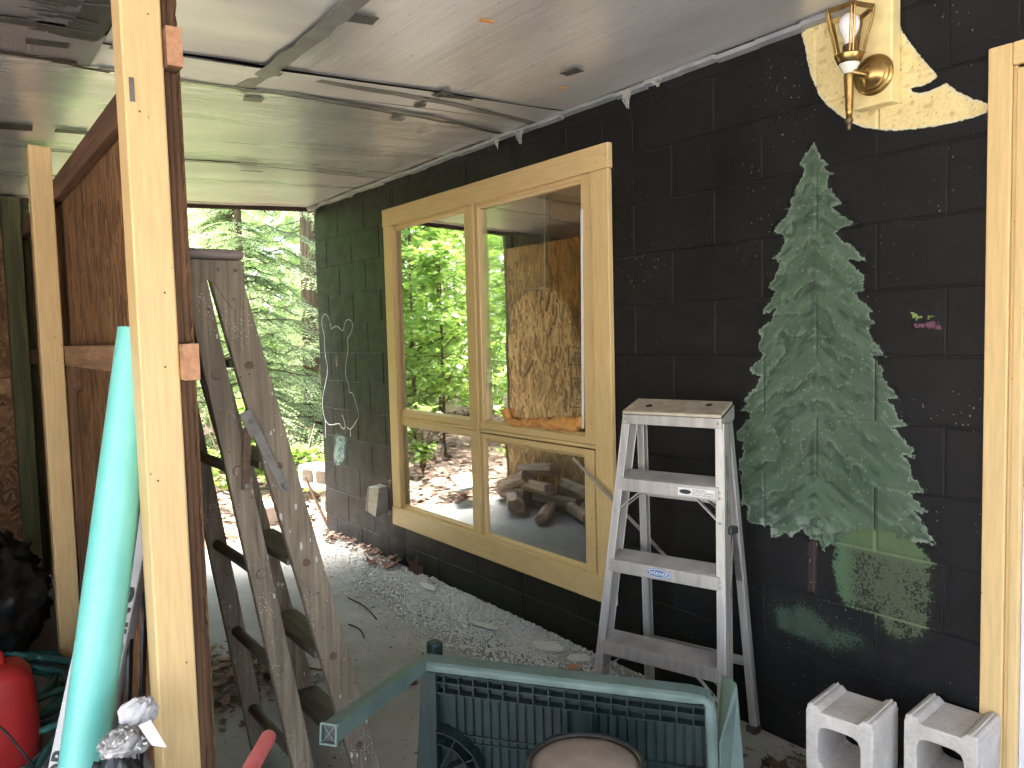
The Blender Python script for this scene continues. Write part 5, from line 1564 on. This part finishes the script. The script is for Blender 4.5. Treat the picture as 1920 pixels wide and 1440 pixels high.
# ---- split firewood by the partition (seen in the window)
def log(c, d, L, r, seed, label):
    c = Vector(c); d = Vector(d).normalized(); rr_ = random.Random(seed)
    a = d.orthogonal().normalized(); e = d.cross(a)
    poly = [(r * 1.1 * math.cos(t) * (1 + rr_.uniform(-.15, .15)), r * .8 * math.sin(t) * (1 + rr_.uniform(-.15, .15))) for t in [0, .5, 1.1, 1.9, 2.6, 3.3, 4.4, 5.3]]
    b = MB(); V = []; F = []
    for i in range(5):
        for (p, q) in poly:
            k = 1 + rr_.uniform(-.07, .07); V.append(c + d * (L * (i / 4 - .5)) + a * p * k + e * q * k)
    for i in range(4):
        for j in range(8): F.append((i * 8 + j, i * 8 + (j + 1) % 8, (i + 1) * 8 + (j + 1) % 8, (i + 1) * 8 + j))
    F += [tuple(reversed(range(8))), tuple(32 + j for j in range(8))]
    b.add(V, F); o = b.build("firewood_log", MT['logs'], bevel=.003); tag(o, label, "log", "split logs by the partition")


MT['logs'] = m_wood("split_log_wood", (0.32, 0.215, 0.155), (0.58, 0.44, 0.34), 0, 0.8)
log((.05, -1.60, .075), (.95, .10, .02), .46, .075, 1, "split log lying lowest by the partition, mirrored in the lower right pane")
log((.30, -1.42, .07), (.8, .55, .05), .44, .07, 2, "split log angled forward on the floor, mirrored in the lower right pane")
log((.55, -1.66, .07), (.97, -.08, .0), .48, .075, 3, "split log farther right along the partition, mirrored in the pane")
log((.12, -1.55, .20), (.8, .1, .28), .45, .065, 4, "split log resting tilted on top of the others, mirrored in the pane")
log((.95, -1.55, .06), (.7, .3, .0), .40, .06, 5, "small split log at the right end of the heap mirrored in the pane")
log((.45, -1.54, .20), (.93, .2, .05), .42, .06, 6, "split log on top at the right of the heap, mirrored in the pane")
log((.80, -1.70, .20), (.95, .1, -.05), .46, .065, 7, "pale split log lying across the heap beside the partition, mirrored in the pane")
log((1.05, -1.68, .065), (.95, .12, .0), .45, .065, 8, "split log low in the heap, second from its right end, mirrored in the pane")
log((.25, -1.70, .30), (.9, .0, .12), .44, .06, 9, "topmost split log of the heap by the partition, mirrored in the pane")
log((.70, -1.40, .055), (.6, .7, .0), .38, .055, 10, "thin split log pointing at the window, mirrored in the lower right pane")
b = MB(); b.hexa([(-.75, -1.70, .12), (-.05, -1.35, .15), (-.12, -1.15, .13), (-.82, -1.50, .10), (-.75, -1.70, .15), (-.05, -1.35, .18), (-.12, -1.15, .16), (-.82, -1.50, .13)]); o = b.build("white_board", MT['white'], bevel=.003)
tag(o, "white flat board by the end of the partition, mirrored in the lower panes", "board")

# ---- cobwebs along the ceiling joint
def web(x, z0, L, w, seed, label):
    r_ = random.Random(seed); b = MB()
    for i in range(26):
        xx = x + r_.uniform(-w, w); l = L * r_.uniform(.3, 1)
        b.tube([(xx, -.030, z0 + .01), (xx + r_.uniform(-.01, .01), -.035 - .01 * r_.random(), z0 - l * .5), (x + r_.uniform(-w, w) * .4, -.03, z0 - l)], [.0018, .0012, .0010], 4)
    o = b.build("cobweb", MT['web']); tag(o, label, "cobweb", "dusty cobwebs under the ceiling")


web(3.05, 2.412, .075, .022, 1, "dusty cobweb hanging from the ceiling edge right of the window")
web(2.345, 2.412, .065, .02, 2, "dusty cobweb under the ceiling edge above the window, thicker one")
web(2.16, 2.412, .05, .012, 3, "short dusty cobweb under the ceiling seam above the window")
web(3.21, 2.414, .03, .02, 4, "tiny dusty cobweb tuft on the ceiling edge nearest the lamp")
web(-.12, 2.414, .06, .07, 5, "grey cobweb mat in the far upper corner of the black wall")
web(.50, 2.414, .03, .10, 6, "ragged row of cobweb tufts left of the window top")

# ================================================================== FLOOR DEBRIS
# ---- crushed safety glass
def heap_h(x, y):
    e = np.exp(-(((x - 1.95) / .75) ** 2 + ((y + .19) / .17) ** 2)); return .028 * e


NG = 20000
gx = rng.normal(2.0, .52, NG); gy = -np.abs(rng.normal(.0, .19, NG)) - .02 - .08 * (rng.random(NG) < .5)
ok = (gy < -.012) & (gx > .15) & (gx < 3.2) & (gy > -.95) & (rng.random(NG) < np.clip(1.2 + gy * 1.7, .06, 1))
gx, gy = gx[ok], gy[ok]; m = len(gx)
sz = .0028 + .0038 * rng.random(m) ** 2
ang = rng.random(m) * 6.28; tl = rng.normal(0, .4, m)
gz = heap_h(gx, gy) * (.35 + .65 * rng.random(m)) + sz * .6
cube = np.array([(-1, -1, -1), (1, -1, -1), (1, 1, -1), (-1, 1, -1), (-1, -1, 1), (1, -1, 1), (1, 1, 1), (-1, 1, 1)], float)
CF = np.array([(0, 3, 2, 1), (4, 5, 6, 7), (0, 1, 5, 4), (1, 2, 6, 5), (2, 3, 7, 6), (3, 0, 4, 7)])
V = cube[None] * (sz[:, None, None] * np.array([1, .8, .55])[None, None]) * (1 + .3 * (rng.random((m, 8, 3)) - .5))
ca, sa = np.cos(ang)[:, None], np.sin(ang)[:, None]
Vx = V[..., 0] * ca - V[..., 1] * sa; Vy = V[..., 0] * sa + V[..., 1] * ca; Vz = V[..., 2] + Vx * np.sin(tl)[:, None]
V = np.stack([Vx + gx[:, None], Vy + gy[:, None], np.maximum(Vz + gz[:, None], .0006)], -1).reshape(-1, 3)
F = (CF[None] + 8 * np.arange(m)[:, None, None]).reshape(-1, 4)
o = fast_mesh("crushed_glass", V, F, MT['crumb']); tag(o, "heap of white crushed safety glass on the floor under the window", "glass", kind="stuff")
# a few larger sheets still holding together
for k, (x, y, w, l, r) in enumerate([(2.62, -.16, .10, .20, .3), (2.25, -.25, .05, .20, .15), (1.55, -.16, .06, .22, -.1), (2.80, -.13, .08, .14, .6)]):
    r_ = random.Random(40 + k); poly = []
    for i in range(9):
        a = 2 * math.pi * i / 9; poly.append((l / 2 * math.cos(a) * r_.uniform(.7, 1.1), w / 2 * math.sin(a) * r_.uniform(.7, 1.1)))
    b = MB(); b.prism(poly, (x, y, float(heap_h(np.array(x), np.array(y))) + .012), (math.cos(r), math.sin(r), .04), (-math.sin(r), math.cos(r), .05), (0, 0, 1), .004)
    o = b.build("glass_slab", MT['crumb']); tag(o, ["crazed glass sheet in the heap nearest the aluminium ladder foot", "long crazed glass sheet in the middle of the glass heap", "crazed glass sheet in the heap below the left lower pane", "flat crazed glass sheet at the right end of the heap by the wall"][k], "glass sheet", "crazed glass sheets")

# ---- dead leaves
def leaf_arrays(cx, cy, cz_, size, seed, tones, curl=.35, tilt=.35):
    r = np.random.default_rng(seed); n = len(cx)
    base = np.array([(-.5, 0), (-.22, .30), (.02, .22), (.18, .42), (.30, .14), (.55, 0), (.30, -.14), (.18, -.42), (.02, -.22), (-.22, -.30)])
    k = len(base)
    a = r.random(n) * 6.28; tx = r.normal(0, tilt, n); ty = r.normal(0, tilt, n); cu = curl * (r.random(n) + .2)
    X = base[None, :, 0] * size[:, None] * (1 + .25 * (r.random((n, k)) - .5)); Y = base[None, :, 1] * size[:, None] * (1 + .25 * (r.random((n, k)) - .5))
    Z = cu[:, None] * (X ** 2 + 2 * Y ** 2) / size[:, None] + X * tx[:, None] * .6 + Y * ty[:, None] * .6
    ca, sa = np.cos(a)[:, None], np.sin(a)[:, None]
    P = np.stack([X * ca - Y * sa + cx[:, None], X * sa + Y * ca + cy[:, None], Z], -1)
    P[..., 2] += cz_[:, None] - P[..., 2].min(1)[:, None] * 1.0
    F = np.arange(n * k).reshape(n, k)
    t = r.random(n)[:, None]; t2 = r.random(n)[:, None]
    c = np.array(tones[0])[None] * (1 - t) + np.array(tones[1])[None] * t
    c = np.where(t2 > .8, c * .5, c)
    return P.reshape(-1, 3), F, np.repeat(c[:, None], k, 1).reshape(-1, 3)


BROWN = ((0.13, 0.070, 0.040), (0.42, 0.27, 0.18))
# outside litter
n = 9000
lx = -.3 - rng.random(n) ** 1.3 * 7; ly = -6 + 10 * rng.random(n)
P_, F, C = leaf_arrays(lx, ly, np.full(n, -.055) + .05 * rng.random(n), .05 + .07 * rng.random(n), 3, ((0.16, 0.085, 0.055), (0.50, 0.33, 0.25)))
o = fast_mesh("leaf_litter", P_, F, MT['litter'], None, C); tag(o, "brown leaf litter covering the ground outside the porch", "leaf litter", kind="stuff")
# drift of leaf bits under the ladder and against the wall corner
n = 900
dx = np.concatenate([rng.normal(2.0, .17, n), rng.normal(.10, .16, 220), rng.normal(.6, .2, 120), rng.normal(3.90, .08, 110)]); dy = np.concatenate([rng.normal(-1.36, .13, n), -np.abs(rng.normal(0, .07, 220)) - .02, -np.abs(rng.normal(0, .04, 120)) - .015, rng.normal(-.22, .08, 110).clip(-.5, -.02)])
P_, F, C = leaf_arrays(dx, dy, .002 + .03 * rng.random(len(dx)), .012 + .045 * rng.random(len(dx)) ** 2, 8, ((0.06, 0.035, 0.022), (0.27, 0.17, 0.12)))
o = fast_mesh("leaf_debris", P_, F, MT['litter'], None, C); tag(o, "drift of broken dead leaf bits on the porch floor under the wooden ladder", "leaf debris", kind="stuff")
# scattered crumbs
n = 700
dx = rng.uniform(-.2, 3.6, n); dy = -rng.random(n) * 1.7 - .02
P_, F, C = leaf_arrays(dx, dy, np.full(n, .001), .006 + .014 * rng.random(n) ** 2, 9, ((0.03, 0.02, 0.014), (0.12, 0.075, 0.05)))
o = fast_mesh("dirt_crumbs", P_, F, MT['litter'], None, C); tag(o, "scattered dark crumbs of dirt on the porch floor", "dirt", kind="stuff")
for k, (x, y, z, s_, tone, lb) in enumerate([
        (.86, -.17, .004, .13, (.40, .22, .15), "curled pinkish brown dead leaf by the wall below the window's left corner"),
        (1.00, -.11, .004, .15, (.36, .20, .13), "large flat tan leaf against the wall left of the glass heap"),
        (.94, -.06, .03, .10, (.22, .11, .07), "dark upright dead leaf touching the wall beside the large tan leaf"),
        (1.22, -.045, .004, .12, (.09, .055, .04), "dark shrivelled leaf at the wall foot beside the glass heap"),
        (1.45, -.05, .012, .09, (.62, .58, .52), "small pale whitish leaf on the edge of the glass heap"),
        (2.86, -.22, .02, .060, (.44, .21, .12), "small orange brown leaf on the glass left of the aluminium ladder"),
        (2.50, -.80, .003, .09, (.15, .08, .05), "dark brown leaf on bare floor left of the green bench"),
        (3.95, -.12, .01, .15, (.40, .26, .16), "tan curled leaf leaning at the wall left of the concrete blocks"),
        (3.86, -.20, .004, .13, (.15, .085, .055), "dark brown leaf on the floor left of the concrete blocks"),
        (3.98, -.26, .004, .12, (.22, .12, .07), "rusty brown leaf just in front of the tan curled leaf")]):
    P_, F, C = leaf_arrays(np.array([x]), np.array([y]), np.array([z]), np.array([s_]), 60 + k, (tone, tone), .9, .5)
    o = fast_mesh("dead_leaf", P_, F, MT['litter'], None, C); tag(o, lb, "leaf", "single dead leaves")
b = MB()
for (a, e) in (((1.35, -.55, .006), (1.75, -.58, .006)), ((2.05, -1.1, .005), (2.35, -.98, .006)), ((1.72, -.72, .006), (1.93, -.74, .006))):
    o = MB().tube(smooth_line([a, ((a[0] + e[0]) / 2, (a[1] + e[1]) / 2 + .02, .008), e], 3), .004, 6).build("twig", MT['fascia'], smooth=True)
    tag(o, {1.35: "longest dark twig lying on the floor beside the glass heap", 2.05: "dark twig on bare floor nearest the wooden ladder", 1.72: "short dark twig just below the glass heap"}[a[0]], "twig", "twigs on the porch floor")

# ================================================================== PLANTS
def rot_to(d):
    d = d / (np.linalg.norm(d) + 1e-9); a = np.cross(d, (0, 0, 1.0)); a = a / (np.linalg.norm(a) + 1e-9); b_ = np.cross(a, d); return d, a, b_


def conifer(name, x, y, H, label, seed, lean=0, R0=2.0, zmin=.25, r_tr=.13, nb=95, group="conifers outside the porch"):
    t = thing(name, (x, y, -.08), label, "tree", group); r = np.random.default_rng(seed)
    b = MB(); b.tube([(x, y, -.1), (x + .03, y, H * .35), (x - .02, y + .03, H * .7), (x, y, H)], [r_tr, r_tr * .8, r_tr * .45, .02], 12); b.build("trunk", MT['bark'], t, smooth=True)
    br = MB(); Q = []
    for i in range(nb):
        z = zmin + (H - zmin) * (i + r.random()) / nb; L = R0 * (1 - .75 * z / H) * (.55 + .6 * r.random()); a = r.random() * 6.283
        dirh = np.array([math.cos(a), math.sin(a), 0.]); pts = []
        m = 7
        for k in range(m + 1):
            s_ = k / m; pts.append(np.array([x, y, z]) + dirh * L * s_ + np.array([0, 0, .12 * L * s_ - .42 * L * s_ ** 2 + .03 * r.normal()]))
        br.tube([tuple(p) for p in pts], [.010 * (1 - .8 * k / m) + .002 for k in range(m + 1)], 5, False)
        for k in range(1, m + 1):
            for s_ in (-1, 1):
                for q in range(2):
                    p = pts[k] * (1 - q * .5) + pts[k - 1] * q * .5
                    tw = dirh * .65 + s_ * np.array([-dirh[1], dirh[0], 0]) * (.8 + .3 * r.random()) + np.array([0, 0, -.18 + .18 * r.normal()])
                    tl = (.16 + .30 * (1 - k / m)) * (.6 + .6 * r.random()) * (L / 1.6 + .35)
                    d, A, B = rot_to(tw)
                    mm = max(3, int(tl / .032))
                    for j in range(mm):
                        c = p + d * tl * (j + .5) / mm + np.array([0, 0, -.25 * tl * ((j + .5) / mm) ** 2])
                        for sg in (-1, 1):
                            e = d * .55 + sg * A * .85 + B * .15 * r.normal(); e = e / np.linalg.norm(e); l = .060 * (1.15 - .5 * j / mm) * (.7 + .6 * r.random())
                            w_ = np.cross(e, B); w_ = w_ / (np.linalg.norm(w_) + 1e-9) * .0110
                            Q.append((c, c + e * l * .5 + w_, c + e * l + np.array([0, 0, -.010]), c + e * l * .5 - w_))
    br.build("branches", MT['bark'], t)
    Q = np.array(Q); F = np.arange(len(Q) * 4).reshape(-1, 4)
    o = fast_mesh("crown", Q.reshape(-1, 3), F, MT['needle'], t); o["kind"] = "stuff"
    return t


def maple(name, x, y, H, label, seed, R0=1.2, nl=2600, leaf=.085, zmin=.08, mat='maple', group="leafy trees outside the porch", stems=1, cat="tree"):
    t = thing(name, (x, y, -.08), label, cat, group); r = np.random.default_rng(seed)
    b = MB(); Q = []
    base = np.array([(0, 0), (.20, .30), (.42, .52), (.48, .22), (.72, .26), (1.0, 0), (.72, -.26), (.48, -.22), (.42, -.52), (.20, -.30)])
    nbr = max(8, nl // 60)
    for s_ in range(stems):
        sx, sy = (r.normal(0, .12, 2) if stems > 1 else (0, 0))
        b.tube([(x, y, -.1), (x + sx, y + sy, H * .4), (x + 2 * sx, y + 2 * sy, H * .95)], [.008 + .005 * H, .006 + .0035 * H, .003], 8)
    b.build("trunk", MT['bark'], t, smooth=True)
    b = MB()
    for i in range(nbr):
        z = zmin * H + (H * .97 - zmin * H) * r.random(); a = r.random() * 6.283; L = R0 * (.35 + .75 * r.random()) * (1.05 - .55 * (z / H))
        dh = np.array([math.cos(a), math.sin(a), .25 * r.normal() + .15]); p0_ = np.array([x, y, z]); p1_ = p0_ + dh * L * .55; p2_ = p0_ + dh * L + np.array([0, 0, -.12 * L])
        b.tube([tuple(p0_), tuple(p1_), tuple(p2_)], [.010, .006, .003], 4, False)
        per = nl // nbr
        for k in range(per):
            s_ = .25 + .75 * r.random(); p = p0_ * (1 - s_) + p2_ * s_ + np.array([0, 0, .1 * L * math.sin(s_ * 3.1)]) + r.normal(0, .11 * L + .03, 3) * np.array([1, 1, .45])
            aa = r.random() * 6.283; d = np.array([math.cos(aa), math.sin(aa), -.25 + .35 * r.normal()]); d = d / np.linalg.norm(d)
            A = np.cross(d, (0, 0, 1.)); A = A / (np.linalg.norm(A) + 1e-9); B = np.cross(A, d); A = A * math.cos(.5 * r.normal()) + B * .4 * r.normal(); l = leaf * (.6 + .7 * r.random())
            Q.append(p[None] + base[:, :1] * l * d[None] + base[:, 1:] * l * A[None] + (np.abs(base[:, 1:]) * -.18 * l) * np.array([[0, 0, 1.]]))
    b.build("branches", MT['bark'], t)
    Q = np.array(Q); k = base.shape[0]
    o = fast_mesh("crown", Q.reshape(-1, 3), np.arange(len(Q) * k).reshape(-1, k), MT[mat], t); o["kind"] = "stuff"
    return t


conifer("conifer_tree", -5.5, 2.18, 8.0, "conifer with a thick brown trunk beside the wall corner", 1, R0=2.3, r_tr=.20, nb=120)
conifer("conifer_tree", -3.7, .55, 5.0, "nearer drooping conifer filling the gap right of the wooden ladder", 2, R0=1.7, r_tr=.07, nb=110)
conifer("conifer_tree", -6.8, .2, 7.5, "tall conifer farther back, seen just right of the near post", 3, R0=2.3, r_tr=.15, nb=110)
conifer("conifer_tree", -8.2, 4.6, 9.0, "tall conifer deep behind the wall corner", 4, R0=2.6, r_tr=.18, nb=100)
maple("young_maple", -2.9, -.75, 1.7, "young lime green sapling behind the wooden ladder legs", 11, R0=.7, nl=900, leaf=.08)
maple("young_maple", -4.6, -3.3, 5.2, "bright green leafy maple mirrored in the upper left pane", 12, R0=1.8, nl=8000, leaf=.095)
maple("young_maple", -6.6, -5.0, 6.5, "tall leafy maple mirrored behind the others in the left panes", 13, R0=2.2, nl=7000, leaf=.12)
maple("young_maple", -3.6, -4.6, 4.6, "leafy maple mirrored at the edge of the broken pane", 14, R0=1.5, nl=4200)
maple("young_maple", -7.6, -3.0, 6.5, "leafy maple mirrored deep in the upper left pane", 15, R0=2.3, nl=7000, leaf=.12)
maple("young_maple", -5.2, -1.2, 4.2, "light green tree behind the near post and ladder top", 16, R0=1.5, nl=3600)
maple("young_maple", -2.9, -2.75, 2.6, "slender sapling close to the porch end, mirrored in the left panes", 17, R0=1.0, nl=2300, leaf=.08)
maple("leafy_shrub", -1.75, .35, .62, "low green shrub just outside the wall corner above the blocks", 21, R0=.50, nl=420, leaf=.075, zmin=.2, mat='fern', group="shrubs outside the porch", stems=3, cat="shrub")
maple("leafy_shrub", -2.4, .05, .85, "broad leaved shrub left of the block pile outside", 22, R0=.60, nl=520, leaf=.085, zmin=.2, mat='fern', group="shrubs outside the porch", stems=3, cat="shrub")
maple("leafy_shrub", -1.5, -.62, .55, "small bright shrub seen between the wooden ladder rails", 23, R0=.4, nl=260, leaf=.07, zmin=.2, mat='fern', group="shrubs outside the porch", stems=3, cat="shrub")
maple("leafy_shrub", -2.0, -1.9, .7, "low shrub by the partition end, mirrored in the lower panes", 24, R0=.55, nl=420, leaf=.07, zmin=.2, mat='fern', group="shrubs outside the porch", stems=3, cat="shrub")

# far wood: one mass of leaves all round the clearing on the forest side
n = 30000
th = rng.uniform(math.radians(95), math.radians(262), n); rad = 10 + 10 * rng.random(n)
cx = 2 + rad * np.cos(th) * 1.1; cy = rad * np.sin(th); cz_ = np.where(np.cos(th) < .1, 7.0, 5.0) * rng.random(n) ** 1.15
base = np.array([(0, 0), (.4, .35), (1, 0), (.4, -.35)])
aa = rng.random(n) * 6.283; d = np.stack([np.cos(aa), np.sin(aa), rng.normal(-.2, .4, n)], -1); d /= np.linalg.norm(d, axis=1)[:, None]
A = np.cross(d, rng.normal(0, 1, (n, 3))); A /= np.linalg.norm(A, axis=1)[:, None]
l = (.22 + .30 * rng.random(n))[:, None, None]
P_ = np.stack([cx, cy, cz_], -1)[:, None] + l * (base[None, :, :1] * d[:, None] + base[None, :, 1:] * A[:, None])
P_[..., 2] = np.maximum(P_[..., 2], -.05)
o = fast_mesh("far_wood", P_.reshape(-1, 3), np.arange(n * 4).reshape(-1, 4), MT['farleaf']); tag(o, "sunlit green wood in the distance beyond the porch", "wood", kind="stuff")
